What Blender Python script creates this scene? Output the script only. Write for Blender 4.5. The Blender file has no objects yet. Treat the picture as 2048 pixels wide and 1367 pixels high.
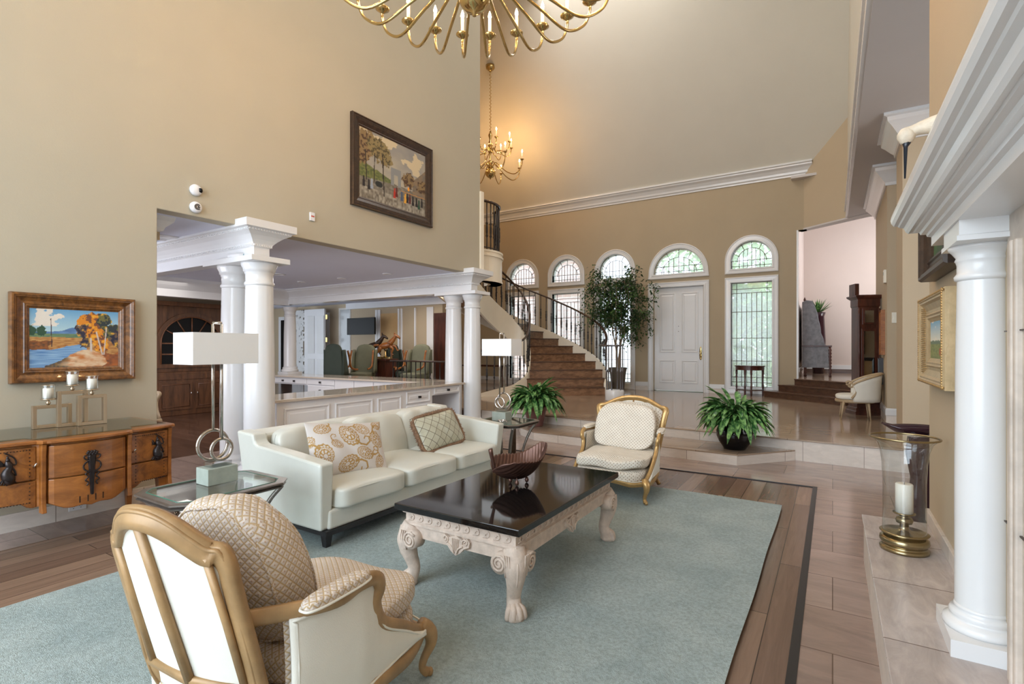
import bpy, bmesh, math, random
from mathutils import Vector, Matrix
random.seed(7)
K = 1.12                      # one unit of the drawing below is 1.12 m
SC = bpy.context.scene
COL = SC.collection
rad = math.radians

# ---------------------------------------------------------------- camera
cam_d = bpy.data.cameras.new('camera'); cam = bpy.data.objects.new('camera', cam_d); COL.objects.link(cam)
cam.location = (0, 0, 1.25*K); cam.rotation_euler = (rad(90), 0, rad(32))
cam_d.sensor_width = 36; cam_d.lens = 36*1026/2048; cam_d.shift_y = 11.5/2048
cam_d.clip_start = 0.02; cam_d.clip_end = 200
SC.camera = cam
SC.view_settings.view_transform = 'Standard'; SC.view_settings.look = 'None'
SC.view_settings.gamma = 1; SC.view_settings.use_curve_mapping = False
SC.view_settings.exposure = 0.16
SC.cycles.use_denoising = True
SC.cycles.max_bounces = 8; SC.cycles.diffuse_bounces = 5; SC.cycles.transparent_max_bounces = 24
SC.cycles.sample_clamp_indirect = 4.0; SC.cycles.caustics_reflective = False; SC.cycles.caustics_refractive = False
SC.cycles.blur_glossy = 0.5

# ---------------------------------------------------------------- sky
w = bpy.data.worlds.new('sky'); SC.world = w; w.use_nodes = True
bg = w.node_tree.nodes['Background']; bg.inputs[0].default_value = (0.80, 0.90, 1.0, 1); bg.inputs[1].default_value = 3.3

# ---------------------------------------------------------------- lights
def area(name, loc, size, power, color, aim):
    L = bpy.data.lights.new(name, 'AREA'); L.shape = 'RECTANGLE'; L.size = size[0]*K; L.size_y = size[1]*K
    L.energy = power; L.color = color
    o = bpy.data.objects.new(name, L); COL.objects.link(o); o.location = Vector(loc)*K
    o.rotation_euler = Vector(aim).to_track_quat('-Z', 'Y').to_euler()
    return o
area('window_light_back', (-2.4, -2.75, 2.2), (4.6, 3.4), 290, (0.77, 0.88, 1.0), (0.0, 1, -0.05))
area('window_light_high', (-2.4, -2.75, 5.6), (4.6, 2.4), 100, (0.86, 0.93, 1.0), (0.0, 1, 0.12))  # fill added high at the back, tipped up to brighten the vault
area('skylight_living', (-2.1, 3.6, 8.3), (3.5, 4.5), 62, (1.0, 0.97, 0.94), (0, 0.05, -1))  # added overhead fill for the living room; the ceiling has no opening
area('skylight_foyer', (-3.6, 8.6, 8.3), (3.0, 2.0), 125, (1.0, 0.95, 0.90), (0, 0.1, -1))  # second overhead fill, added to brighten the foyer
area('window_light_side', (2.9, 5.2, 1.9), (2.2, 2.4), 45, (0.95, 0.97, 1.0), (-1, 0, 0))  # added fill from the right for the pillar; no window stands there
area('window_light_hall', (2.2, 13.6, 3.0), (1.6, 2.0), 75, (1.0, 0.95, 0.94), (-1, 0.05, -0.05))  # fill put in to brighten the raised hall, no window behind it
area('ceiling_light_bar', (-7.0, 4.8, 2.33), (2.4, 1.4), 45, (1.0, 0.95, 0.92), (0, 0, -1))
area('window_light_dining', (-7.4, -0.42, 1.4), (4.0, 1.5), 230, (0.84, 0.88, 1.0), (0, 1, 0.35))  # fill added to lift the interior ceiling; the wall behind is closed
area('ceiling_light_dining', (-9.0, 3.2, 2.33), (1.4, 2.4), 45, (1.0, 0.93, 0.86), (0, 0, -1))  # extra fill, added because the china cabinet came out too dark
area('ceiling_light_study', (-7.6, 8.0, 2.33), (1.8, 1.0), 26, (1.0, 0.86, 0.70), (0, 0, -1))

# ---------------------------------------------------------------- colours and materials
def lin(c):
    c = c/255.0
    return c/12.92 if c <= 0.04045 else ((c+0.055)/1.055)**2.4
def rgb(r, g, b): return (lin(r), lin(g), lin(b), 1)
class NT:
    def __init__(s, name):
        s.m = bpy.data.materials.new(name); s.m.use_nodes = True; s.t = s.m.node_tree; s.n = s.t.nodes; s.b = s.n['Principled BSDF']
    def add(s, typ, **kw):
        n = s.n.new(typ)
        for k, v in kw.items():
            if hasattr(n, k) and not k.startswith('i_'): setattr(n, k, v)
        return n
    def link(s, a, b): s.t.links.new(a, b)
    def coord(s, kind='Object', scale=(1, 1, 1), rot=(0, 0, 0)):
        tc = s.add('ShaderNodeTexCoord'); mp = s.add('ShaderNodeMapping')
        mp.inputs['Scale'].default_value = scale; mp.inputs['Rotation'].default_value = rot
        s.link(tc.outputs[kind], mp.inputs[0]); return mp.outputs[0]
    def noise(s, vec, scale, detail=4, rough=0.6, dist=0.0):
        n = s.add('ShaderNodeTexNoise'); n.inputs['Scale'].default_value = scale; n.inputs['Detail'].default_value = detail
        n.inputs['Roughness'].default_value = rough; n.inputs['Distortion'].default_value = dist
        s.link(vec, n.inputs['Vector']); return n.outputs['Fac']
    def ramp(s, fac, stops):
        r = s.add('ShaderNodeValToRGB'); e = r.color_ramp.elements
        while len(e) < len(stops): e.new(0.5)
        for i, (p, c) in enumerate(stops): e[i].position = p; e[i].color = c
        s.link(fac, r.inputs[0]); return r.outputs[0]
    def mix(s, fac, a, b, blend='MIX'):
        m = s.add('ShaderNodeMix'); m.data_type = 'RGBA'; m.blend_type = blend
        for sock, v in ((m.inputs[0], fac), (m.inputs[6], a), (m.inputs[7], b)):
            if hasattr(v, 'links'): s.link(v, sock)
            else: sock.default_value = v
        return m.outputs[2]
    def math(s, op, a, b=0.0, c=0.0):
        m = s.add('ShaderNodeMath'); m.operation = op
        for sock, v in zip(m.inputs, (a, b, c)):
            if hasattr(v, 'links'): s.link(v, sock)
            else: sock.default_value = v
        return m.outputs[0]
    def bump(s, h, strength=0.3, dist=0.01):
        b = s.add('ShaderNodeBump'); b.inputs['Strength'].default_value = strength; b.inputs['Distance'].default_value = dist
        s.link(h, b.inputs['Height']); s.link(b.outputs[0], s.b.inputs['Normal'])
    def fin(s, color=None, rough=0.5, metal=0.0, spec=None, coat=0.0):
        if color is not None:
            if hasattr(color, 'links'): s.link(color, s.b.inputs['Base Color'])
            else: s.b.inputs['Base Color'].default_value = color
        if hasattr(rough, 'links'): s.link(rough, s.b.inputs['Roughness'])
        else: s.b.inputs['Roughness'].default_value = rough
        s.b.inputs['Metallic'].default_value = metal
        if spec is not None: s.b.inputs['Specular IOR Level'].default_value = spec
        s.b.inputs['Coat Weight'].default_value = coat
        return s.m
def plain(name, c, rough=0.5, metal=0.0, var=0.06, scale=6.0, bump=0.0, bscale=60.0, spec=None, coat=0.0):
    t = NT(name); v = t.coord(); n = t.noise(v, scale)
    lo = tuple(x*(1-var) for x in c[:3])+(1,); hi = tuple(min(1, x*(1+var)) for x in c[:3])+(1,)
    col = t.ramp(n, [(0.3, lo), (0.7, hi)])
    if bump: t.bump(t.noise(v, bscale, 3), bump, 0.004)
    return t.fin(col, rough, metal, spec, coat)
def wood(name, dark, light, rough=0.35, scale=(2, 30, 30), kind='Object', coat=0.0):
    t = NT(name); v = t.coord(kind, scale); n = t.noise(v, 1.0, 6, 0.65, 0.6)
    return t.fin(t.ramp(n, [(0.3, dark), (0.72, light)]), rough, 0, None, coat)
def bricks(name, c1, c2, mortar, bw, bh, ms, rough, rot=0.0, offset=0.5, grain=None, bump=0.15, kind='UV', vein=0.35, vscale=3.0):
    t = NT(name); v = t.coord(kind, (1, 1, 1), (0, 0, rot))
    b = t.add('ShaderNodeTexBrick'); b.offset = offset; b.inputs['Scale'].default_value = 1.0
    b.inputs['Brick Width'].default_value = bw; b.inputs['Row Height'].default_value = bh; b.inputs['Mortar Size'].default_value = ms
    b.inputs['Mortar Smooth'].default_value = 0.1; b.inputs['Bias'].default_value = 0.0
    b.inputs['Color1'].default_value = c1; b.inputs['Color2'].default_value = c2; b.inputs['Mortar'].default_value = mortar
    t.link(v, b.inputs['Vector'])
    v2 = t.coord(kind, grain or (1, 2.2, 1), (0, 0, rot)); n = t.noise(v2, vscale, 8, 0.65, 0.8)
    col = t.mix(vein, b.outputs['Color'], t.ramp(n, [(0.25, (0.35, 0.35, 0.35, 1)), (0.75, (1, 1, 1, 1))]), 'MULTIPLY')
    if bump:
        inv = t.math('SUBTRACT', 1.0, b.outputs['Fac']); t.bump(inv, bump, 0.004)
    return t.fin(col, rough)
def glassy(name, tint=(1, 1, 1, 1), gloss=0.10, rough=0.02, extra=0.0):
    t = NT(name); t.n.remove(t.b)
    tr = t.add('ShaderNodeBsdfTransparent'); tr.inputs[0].default_value = tint
    gl = t.add('ShaderNodeBsdfGlossy'); gl.inputs['Roughness'].default_value = rough
    fr = t.add('ShaderNodeLayerWeight'); fr.inputs[0].default_value = 0.5
    ad = t.math('ADD', t.math('MULTIPLY', t.math('POWER', fr.outputs['Facing'], 3.5), 0.8), gloss); mx = t.add('ShaderNodeMixShader')
    t.link(ad, mx.inputs[0]); t.link(tr.outputs[0], mx.inputs[1]); t.link(gl.outputs[0], mx.inputs[2])
    out = t.n['Material Output']; last = mx.outputs[0]
    if extra:
        df = t.add('ShaderNodeBsdfTranslucent'); df.inputs[0].default_value = (0.95, 0.97, 1, 1)
        m2 = t.add('ShaderNodeMixShader'); m2.inputs[0].default_value = extra
        t.link(last, m2.inputs[1]); t.link(df.outputs[0], m2.inputs[2]); last = m2.outputs[0]
    t.link(last, out.inputs[0]); return t.m
def emit(name, c, s):
    t = NT(name); t.b.inputs['Base Color'].default_value = c
    t.b.inputs['Emission Color'].default_value = c; t.b.inputs['Emission Strength'].default_value = s; return t.m
def vcol(name, rough=0.6, bump=0.0, bscale=200, spec=None):
    t = NT(name); a = t.add('ShaderNodeVertexColor'); a.layer_name = 'Col'
    if bump: t.bump(t.noise(t.coord(), bscale, 3), bump, 0.003)
    return t.fin(a.outputs[0], rough, 0, spec)
def diamond(name, base, line, dot, s, lw=0.12, rough=0.75, dots=True, aspect=1.0):
    t = NT(name); tc = t.add('ShaderNodeTexCoord'); sp = t.add('ShaderNodeSeparateXYZ'); t.link(tc.outputs['UV'], sp.inputs[0])
    y = t.math('MULTIPLY', sp.outputs[1], aspect)
    p = t.math('ADD', sp.outputs[0], y); q = t.math('SUBTRACT', sp.outputs[0], y)
    def tri(a):
        f = t.math('FRACT', t.math('DIVIDE', a, s)); return t.math('ABSOLUTE', t.math('SUBTRACT', f, 0.5))   # 0 mid .. .5 edge
    a, b = tri(p), tri(q); m = t.math('MAXIMUM', a, b)
    fac = t.math('GREATER_THAN', m, 0.5-lw); col = t.mix(fac, base, line)
    if dots:
        dd = t.math('LESS_THAN', t.math('MAXIMUM', a, b), 0.10 if dots is True else dots); col = t.mix(dd, col, dot)
    t.bump(t.math('SUBTRACT', 0.5, m), 0.5, 0.012)
    n = t.noise(t.coord(), 9.0); col = t.mix(0.25, col, t.ramp(n, [(0.3, (0.6, 0.55, 0.5, 1)), (0.65, (1, 1, 1, 1))]), 'MULTIPLY')
    return t.fin(col, rough)

M = {}
M['wall'] = plain('wall_paint', rgb(186, 169, 143), 0.75, var=0.02, scale=1.5, bump=0.12, bscale=90)
M['wall_left'] = plain('wall_paint_greige', rgb(178, 170, 151), 0.75, var=0.02, scale=1.5, bump=0.12, bscale=90)
M['wall_olive'] = plain('wall_paint_olive', rgb(172, 156, 130), 0.75, var=0.02, scale=1.5, bump=0.12, bscale=90)
M['vault'] = plain('vault_paint', rgb(214, 210, 198), 0.8, var=0.02, scale=1.0, bump=0.08)
M['pink'] = plain('hall_paint', rgb(218, 205, 198), 0.8, var=0.02, scale=1.0, bump=0.08)
M['soffit'] = plain('soffit_paint', rgb(205, 200, 198), 0.8, var=0.02, scale=1.0)
M['ceil'] = plain('ceiling_paint', rgb(214, 218, 234), 0.8, var=0.02, scale=1.0)
M['white'] = plain('white_gloss_paint', rgb(220, 220, 220), 0.22, var=0.015, scale=3)
M['white2'] = plain('white_cabinet_paint', rgb(226, 226, 228), 0.35, var=0.015, scale=3)
M['floor_wood'] = bricks('plank_floor', rgb(160, 132, 112), rgb(118, 94, 80), rgb(62, 46, 38), 1.5, 0.145, 0.0025, 0.20, rot=rad(90), grain=(16, 1, 1), vein=0.55, vscale=1.6)
M['floor_dark'] = bricks('dark_plank_floor', rgb(100, 72, 58), rgb(78, 54, 42), rgb(40, 28, 22), 1.0, 0.10, 0.003, 0.18, rot=0, grain=(1, 12, 1), vein=0.5, vscale=1.6)
M['tile'] = bricks('travertine_floor', rgb(176, 154, 142), rgb(156, 134, 122), rgb(110, 90, 78), 0.92, 0.46, 0.003, 0.16, rot=0, grain=(1, 3.0, 1), vein=0.62, vscale=2.6)
M['tile_foyer'] = bricks('travertine_foyer', rgb(178, 156, 134), rgb(156, 134, 114), rgb(104, 88, 74), 0.96, 0.48, 0.003, 0.12, rot=0, grain=(1, 3.5, 1), vein=0.42, vscale=2.2)
M['riser'] = bricks('travertine_riser', rgb(226, 216, 206), rgb(214, 202, 190), rgb(150, 136, 124), 0.62, 0.6, 0.003, 0.35, rot=0, grain=(1, 3, 1), vein=0.35, vscale=5)
M['hearth'] = bricks('travertine_hearth', rgb(206, 194, 188), rgb(192, 180, 174), rgb(120, 104, 98), 0.6, 0.75, 0.003, 0.25, rot=rad(90), offset=0, grain=(3, 1, 1), vein=0.65, vscale=4)
M['stone'] = plain('surround_stone', rgb(196, 184, 172), 0.6, var=0.22, scale=7, bump=0.5, bscale=35)
def rugmat():
    t = NT('rug_pile'); v = t.coord('Object'); n = t.noise(v, 2.2, 3); n2 = t.noise(v, 55, 4, 0.75); n3 = t.noise(v, 260, 2)
    a = t.ramp(n, [(0.35, rgb(192, 208, 208)), (0.65, rgb(212, 225, 223))])
    c = t.mix(0.55, a, t.ramp(n2, [(0.35, (0.5, 0.52, 0.5, 1)), (0.6, (1, 1, 1, 1))]), 'MULTIPLY')
    t.bump(t.math('ADD', n2, n3), 0.9, 0.02); return t.fin(c, 0.95, 0, 0.1)
M['rug'] = rugmat()
M['leather'] = plain('ivory_leather', rgb(208, 208, 199), 0.36, var=0.03, scale=4, bump=0.10, bscale=160)
M['black_wood'] = plain('black_stained_wood', rgb(34, 32, 34), 0.35)
def granite():
    t = NT('black_granite'); v = t.coord(); n = t.noise(v, 90, 6, 0.8)
    return t.fin(t.ramp(n, [(0.5, rgb(16, 15, 17)), (0.66, rgb(46, 40, 34)), (0.78, rgb(120, 104, 84))]), 0.06)
M['granite'] = granite()
M['carved'] = plain('weathered_carved_stone', rgb(205, 188, 174), 0.6, var=0.16, scale=22, bump=0.35, bscale=120)
M['gold_wood'] = plain('gilded_wood', rgb(160, 127, 86), 0.40, 0.10, var=0.20, scale=12)
M['gold'] = plain('gilt', rgb(190, 156, 104), 0.32, 0.6, var=0.15, scale=20, bump=0.2, bscale=60)
M['champ'] = plain('champagne_gilt', rgb(200, 178, 140), 0.34, 0.6, var=0.12, scale=20, bump=0.2, bscale=80)
M['linen'] = plain('white_linen', rgb(226, 223, 212), 0.85, var=0.02, scale=10, bump=0.25, bscale=300)
M['quilt'] = diamond('diamond_velvet', rgb(212, 202, 194), rgb(188, 164, 128), rgb(186, 158, 134), 0.029, 0.10)
M['quilt_small'] = diamond('spotted_weave', rgb(230, 224, 212), rgb(226, 219, 207), rgb(168, 152, 134), 0.031, 0.06, dots=0.2)
M['quilt_sage'] = diamond('sage_quilted_satin', rgb(180, 178, 158), rgb(84, 70, 56), rgb(196, 192, 166), 0.085, 0.03, rough=0.4, dots=False)
M['fringe'] = plain('brown_fringe', rgb(128, 100, 78), 0.9, var=0.4, scale=60, bump=1.0, bscale=150)
M['bronze'] = plain('bronze_metal', rgb(112, 92, 76), 0.30, 0.85, var=0.2, scale=30)
M['bowlm'] = plain('brown_lacquer_metal', rgb(98, 70, 60), 0.3, 0.6, var=0.1, scale=30)
M['darkmetal'] = plain('dark_pewter', rgb(132, 124, 118), 0.32, 0.8, var=0.15, scale=25, bump=0.2, bscale=90)
M['nickel'] = plain('polished_nickel', rgb(206, 200, 194), 0.16, 1.0, var=0.03)
M['champagne'] = plain('brushed_champagne_metal', rgb(190, 172, 148), 0.32, 0.9, var=0.05)
M['concrete'] = plain('grey_green_stone', rgb(160, 168, 158), 0.6, var=0.12, scale=14, bump=0.15)
M['shade'] = plain('white_lamp_shade', rgb(236, 237, 238), 0.85, var=0.01, bump=0.1, bscale=300)
M['acrylic'] = glassy('clear_acrylic', (0.93, 0.95, 0.96, 1), 0.18)
M['glass'] = glassy('clear_glass', (0.95, 0.97, 0.97, 1), 0.09)
M['glasstop'] = glassy('green_edged_glass', (0.86, 0.93, 0.90, 1), 0.10)
M['teal'] = plain('glass_edge_green', rgb(60, 120, 100), 0.2)
M['leaded'] = glassy('bevelled_window_glass', (0.96, 0.98, 1.0, 1), 0.03, 0.05, 0.25)
M['lead'] = plain('lead_came', rgb(120, 104, 96), 0.4, 0.4)
M['candle'] = plain('candle_wax', rgb(240, 234, 222), 0.5, var=0.02)
M['brass'] = plain('polished_brass', rgb(200, 172, 116), 0.14, 1.0, var=0.05)
M['agedbrass'] = plain('aged_brass', rgb(158, 142, 108), 0.24, 0.95, var=0.08)
M['bulb'] = emit('candle_bulb', (1.0, 0.57, 0.23, 1), 430.0)
M['downlight'] = emit('downlight_lens', (1.0, 0.82, 0.6, 1), 6.0)
M['cand'] = plain('candle_sleeve', rgb(244, 236, 216), 0.5, var=0.02)
M['iron'] = plain('wrought_iron', rgb(58, 54, 52), 0.35, 0.6, var=0.1)
M['railwood'] = plain('dark_handrail', rgb(70, 54, 46), 0.25, var=0.15, scale=12)
M['steel'] = plain('pewter_rail', rgb(118, 116, 118), 0.28, 0.8)
M['tread'] = wood('stair_wood', rgb(62, 42, 32), rgb(104, 74, 54), 0.3, (1.2, 14, 14))
M['riser_wood'] = wood('stair_riser_wood', rgb(92, 62, 42), rgb(158, 118, 86), 0.35, (1.0, 9, 16))
M['stringer'] = plain('cream_stringer_paint', rgb(232, 222, 202), 0.4, var=0.02)
M['burl'] = wood('burl_walnut', rgb(96, 52, 18), rgb(166, 104, 44), 0.28, (9, 12, 14), coat=0.3)
M['cherry'] = wood('honey_cherry', rgb(112, 64, 24), rgb(172, 108, 50), 0.28, (4, 4, 14), coat=0.3)
M['darkline'] = plain('blackened_edge', rgb(46, 26, 14), 0.4)
M['cast'] = plain('blackened_bronze', rgb(52, 46, 46), 0.32, 0.6, var=0.15, scale=40)
M['frame_brown'] = wood('burnished_frame_wood', rgb(60, 34, 16), rgb(146, 96, 46), 0.32, (3, 22, 22), coat=0.2)
M['frame_dark'] = wood('dark_frame_wood', rgb(34, 24, 18), rgb(70, 50, 36), 0.35, (3, 22, 22))
M['hutch'] = wood('dark_walnut', rgb(62, 38, 22), rgb(116, 76, 48), 0.35, (14, 14, 2))
M['black'] = plain('dark_glass', rgb(12, 12, 14), 0.4, spec=0.2)
M['mahog'] = wood('mahogany', rgb(44, 22, 16), rgb(92, 48, 34), 0.3, (14, 14, 2))
M['settle'] = plain('blue_grey_suede', rgb(128, 130, 136), 0.6, var=0.3, scale=9)
M['greytop'] = plain('pale_quartz_top', rgb(196, 184, 170), 0.08, var=0.05, scale=40)
M['greenfab'] = plain('sage_upholstery', rgb(116, 118, 98), 0.8, var=0.08)
M['darkgreen'] = plain('dark_green_upholstery', rgb(60, 70, 62), 0.8, var=0.08)
M['terracotta'] = plain('mauve_plastic_pot', rgb(124, 84, 78), 0.45)
M['blackpot'] = plain('black_glazed_pot', rgb(14, 14, 17), 0.08)
M['purple'] = plain('purple_glaze', rgb(54, 32, 40), 0.1)
M['grey_pot'] = plain('grey_brown_pot', rgb(92, 84, 74), 0.6)
M['bark'] = plain('pale_bark', rgb(150, 130, 106), 0.8)
M['soil'] = plain('potting_soil', rgb(54, 40, 30), 0.9)
def leafm(name, a, b, sc):
    t = NT(name); n = t.noise(t.coord('Object'), sc, 3); return t.fin(t.ramp(n, [(0.40, a), (0.62, b)]), 0.35)
M['leaf'] = leafm('variegated_leaf', rgb(34, 84, 40), rgb(122, 168, 96), 22)
M['ficus'] = leafm('ficus_leaf', rgb(34, 62, 30), rgb(80, 112, 58), 5)
M['hedge'] = leafm('hedge_leaf', rgb(130, 170, 100), rgb(190, 222, 150), 4)
M['brickwall'] = bricks('outside_brick', rgb(220, 180, 160), rgb(200, 150, 130), rgb(225, 215, 205), 0.4, 0.14, 0.012, 0.8)
M['patio'] = plain('outside_paving', rgb(220, 216, 208), 0.8)
M['tan_panel'] = plain('warm_wall_panel', rgb(202, 168, 120), 0.7)
M['cream'] = plain('cream_plastic', rgb(228, 224, 210), 0.4)
M['bird'] = plain('carved_pale_wood', rgb(206, 192, 172), 0.6, var=0.15, scale=30, bump=0.3, bscale=60)
M['beak'] = plain('black_beak', rgb(28, 34, 44), 0.3)
M['vc'] = vcol('oil_paint', 0.45, 0.5, 120)
M['vcf'] = vcol('printed_linen', 0.8, 0.25, 260)
M['palewood'] = plain('limed_wood', rgb(176, 154, 122), 0.5, var=0.12, scale=14)
M['mirror'] = plain('clock_mirror', rgb(150, 150, 146), 0.06, 1.0)
M['zebra'] = plain('patterned_seat', rgb(150, 146, 140), 0.8, var=0.7, scale=30)

# ---------------------------------------------------------------- mesh builder
class MB:
    def __init__(s): s.bm = bmesh.new(); s.M = Matrix.Identity(4); s.mi = 0; s.sm = False; s.colors = None
    def v(s, p): return s.bm.verts.new(s.M @ Vector(p))
    def f(s, vs):
        try: fc = s.bm.faces.new(vs)
        except ValueError: return None
        fc.material_index = s.mi; fc.smooth = s.sm; return fc
    def quad(s, *ps): return s.f([s.v(p) for p in ps])
    def box(s, x0, x1, y0, y1, z0, z1):
        if x1 < x0: x0, x1 = x1, x0
        if y1 < y0: y0, y1 = y1, y0
        if z1 < z0: z0, z1 = z1, z0
        a = [s.v(p) for p in ((x0,y0,z0),(x1,y0,z0),(x1,y1,z0),(x0,y1,z0),(x0,y0,z1),(x1,y0,z1),(x1,y1,z1),(x0,y1,z1))]
        for q in ((0,3,2,1),(4,5,6,7),(0,1,5,4),(1,2,6,5),(2,3,7,6),(3,0,4,7)): s.f([a[i] for i in q])
        return s
    def cbox(s, c, d, rz=0.0):
        M0 = s.M; s.M = M0 @ Matrix.Translation(c) @ Matrix.Rotation(rz, 4, 'Z')
        s.box(-d[0]/2, d[0]/2, -d[1]/2, d[1]/2, -d[2]/2, d[2]/2); s.M = M0; return s
    def prism(s, pts, a0, a1, axis='z'):
        def P(p, a):
            return (p[0], p[1], a) if axis == 'z' else ((p[0], a, p[1]) if axis == 'y' else (a, p[0], p[1]))
        lo = [s.v(P(p, a0)) for p in pts]; hi = [s.v(P(p, a1)) for p in pts]; n = len(pts)
        s.f(lo[::-1]); s.f(hi)
        for i in range(n): s.f([lo[i], lo[(i+1) % n], hi[(i+1) % n], hi[i]])
        return s
    def loops(s, rings, cap=(True, True), closed=True):
        R = [[s.v(p) for p in r] for r in rings]; n = len(R[0])
        for a, b in zip(R, R[1:]):
            for i in range(n if closed else n-1): s.f([a[i], a[(i+1) % n], b[(i+1) % n], b[i]])
        if cap[0]: s.f(R[0][::-1])
        if cap[1]: s.f(R[-1])
        return s
    def rloft(s, x0, x1, y0, y1, prof, ex=(1, 1, 1, 1)):
        """rectangle grown by each offset o at height z; ex = which sides grow (x0, x1, y0, y1)"""
        rings = []
        for o, z in prof:
            a, b, c, d = x0-o*ex[0], x1+o*ex[1], y0-o*ex[2], y1+o*ex[3]
            rings.append([(a, c, z), (b, c, z), (b, d, z), (a, d, z)])
        return s.loops(rings)
    def lathe(s, prof, c=(0, 0, 0), n=32, cap=True, sy=1.0):
        rings = [[(c[0]+r*math.cos(2*math.pi*i/n), c[1]+sy*r*math.sin(2*math.pi*i/n), c[2]+z) for i in range(n)] for r, z in prof]
        o = s.sm; s.sm = True; s.loops(rings, (cap, cap)); s.sm = o; return s
    def tube(s, path, r, n=8, closed=False, sq=None, up=None, cap=True):
        P = [Vector(p) for p in path]; m = len(P); rings = []
        rr = r if isinstance(r, list) else [r]*m
        if len(rr) != m: rr = [rr[min(len(rr)-1, int(i*len(rr)/m))] for i in range(m)]
        T = []
        for i in range(m):
            a = P[(i-1) % m] if (closed or i > 0) else P[i]; b = P[(i+1) % m] if (closed or i < m-1) else P[i]
            T.append((b-a).normalized())
        N = Vector(up) if up else (Vector((0, 0, 1)) if abs(T[0].z) < 0.9 else Vector((1, 0, 0)))
        N = (N-T[0]*N.dot(T[0])).normalized()
        for i in range(m):
            if i: 
                N = N-T[i]*N.dot(T[i])
                N = N.normalized() if N.length > 1e-6 else Vector((1, 0, 0))
            if up:
                U = Vector(up); U = U-T[i]*U.dot(T[i]); N = U.normalized() if U.length > 1e-4 else N
            B = T[i].cross(N)
            q = rr[i]; q = q if isinstance(q, (list, tuple)) else (q, q)
            ring = []
            for k in range(n):
                t = 2*math.pi*(k+0.5)/n; cx, sx = math.cos(t), math.sin(t)
                if sq:
                    e = sq; dd = (abs(cx)**e+abs(sx)**e)**(1/e); cx, sx = cx/dd, sx/dd
                ring.append(P[i]+N*(q[0]*cx)+B*(q[1]*sx))
            rings.append(ring)
        o = s.sm; s.sm = True
        if closed:
            rings.append(rings[0]); R = [[s.v(p) for p in rg] for rg in rings[:-1]]; R.append(R[0])
            for a, b in zip(R, R[1:]):
                for i in range(n): s.f([a[i], a[(i+1) % n], b[(i+1) % n], b[i]])
        else: s.loops(rings, (cap, cap))
        s.sm = o; return s
    def grid(s, fn, nu, nv, uv=None, smooth=True, double=0):
        G = [[s.v(fn(i/nu, j/nv)) for j in range(nv+1)] for i in range(nu+1)]
        o = s.sm; s.sm = smooth
        lay = s.bm.loops.layers.uv.get('UVMap') or s.bm.loops.layers.uv.new('UVMap') if uv else None
        for i in range(nu):
            for j in range(nv):
                fc = s.f([G[i][j], G[i+1][j], G[i+1][j+1], G[i][j+1]])
                if fc and uv:
                    for lp, (a, b) in zip(fc.loops, ((i, j), (i+1, j), (i+1, j+1), (i, j+1))): lp[lay].uv = (a/nu*uv[0], b/nv*uv[1])
        s.sm = o; return G
    def cushion(s, c, h, e=5.0, puff=0.0, n=10, rot=None, fn=None):
        """rounded cushion, half sizes h; puff thins the rim of z"""
        M0 = s.M; s.M = M0 @ Matrix.Translation(c) @ (rot if rot else Matrix.Identity(4))
        def S(p):
            x, y, z = p; d = (abs(x)**e+abs(y)**e+abs(z)**e)**(1/e); x, y, z = x/d, y/d, z/d
            k = 1-puff*(0.5*x*x+0.5*y*y)
            q = (x*h[0], y*h[1], z*h[2]*k)
            return fn(q) if fn else q
        o = s.sm; s.sm = True; cache = {}
        def gv(p):
            k = tuple(round(x, 4) for x in p)
            if k not in cache: cache[k] = s.v(S(p))
            return cache[k]
        for ax in range(3):
            for sg in (-1, 1):
                for i in range(n):
                    for j in range(n):
                        q = []
                        for a, b in ((i, j), (i+1, j), (i+1, j+1), (i, j+1)):
                            u, w2 = -1+2*a/n, -1+2*b/n; p = [0, 0, 0]; p[ax] = sg; p[(ax+1) % 3] = u; p[(ax+2) % 3] = w2; q.append(gv(p))
                        s.f(q if sg > 0 else q[::-1])
        s.sm = o; s.M = M0; return s
    def build(s, name, mat, parent=None, bevel=0.0, smooth=None, sub=0, seg=2, solid=0.0, fix=True, colfn=None):
        bm = s.bm
        for v in bm.verts: v.co *= K
        if fix: bmesh.ops.recalc_face_normals(bm, faces=bm.faces)
        lay = bm.loops.layers.uv.get('UVMap')
        if not lay:
            lay = bm.loops.layers.uv.new('UVMap')
            for f in bm.faces:
                n = f.normal; a = max(range(3), key=lambda i: abs(n[i]))
                for lp in f.loops:
                    c = lp.vert.co; lp[lay].uv = (c[1], c[2]) if a == 0 else ((c[0], c[2]) if a == 1 else (c[0], c[1]))
        if colfn:
            cl = bm.loops.layers.float_color.new('Col')
            for f in bm.faces:
                for lp in f.loops:
                    u = lp[lay].uv; c = colfn(u[0], u[1]); lp[cl] = (c[0], c[1], c[2], 1)
        me = bpy.data.meshes.new(name); bm.to_mesh(me); bm.free()
        o = bpy.data.objects.new(name, me); COL.objects.link(o)
        for m in (mat if isinstance(mat, (list, tuple)) else [mat]): me.materials.append(M[m] if isinstance(m, str) else m)
        if smooth is not None:
            for p in me.polygons: p.use_smooth = smooth
        if solid:
            md = o.modifiers.new('thick', 'SOLIDIFY'); md.thickness = solid*K; md.offset = 0
        if bevel:
            md = o.modifiers.new('bev', 'BEVEL'); md.width = bevel*K; md.segments = seg; md.limit_method = 'ANGLE'; md.angle_limit = rad(40)
            md.harden_normals = False
        if sub:
            md = o.modifiers.new('sub', 'SUBSURF'); md.levels = sub; md.render_levels = sub
        if parent: o.parent = parent
        return o
def struct(o, label=None):
    o['kind'] = 'structure'
    if label: o['label'] = label
    return o
def tag(o, label, cat, group=None):
    o['label'] = label; o['category'] = cat
    if group: o['group'] = group
    return o
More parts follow.
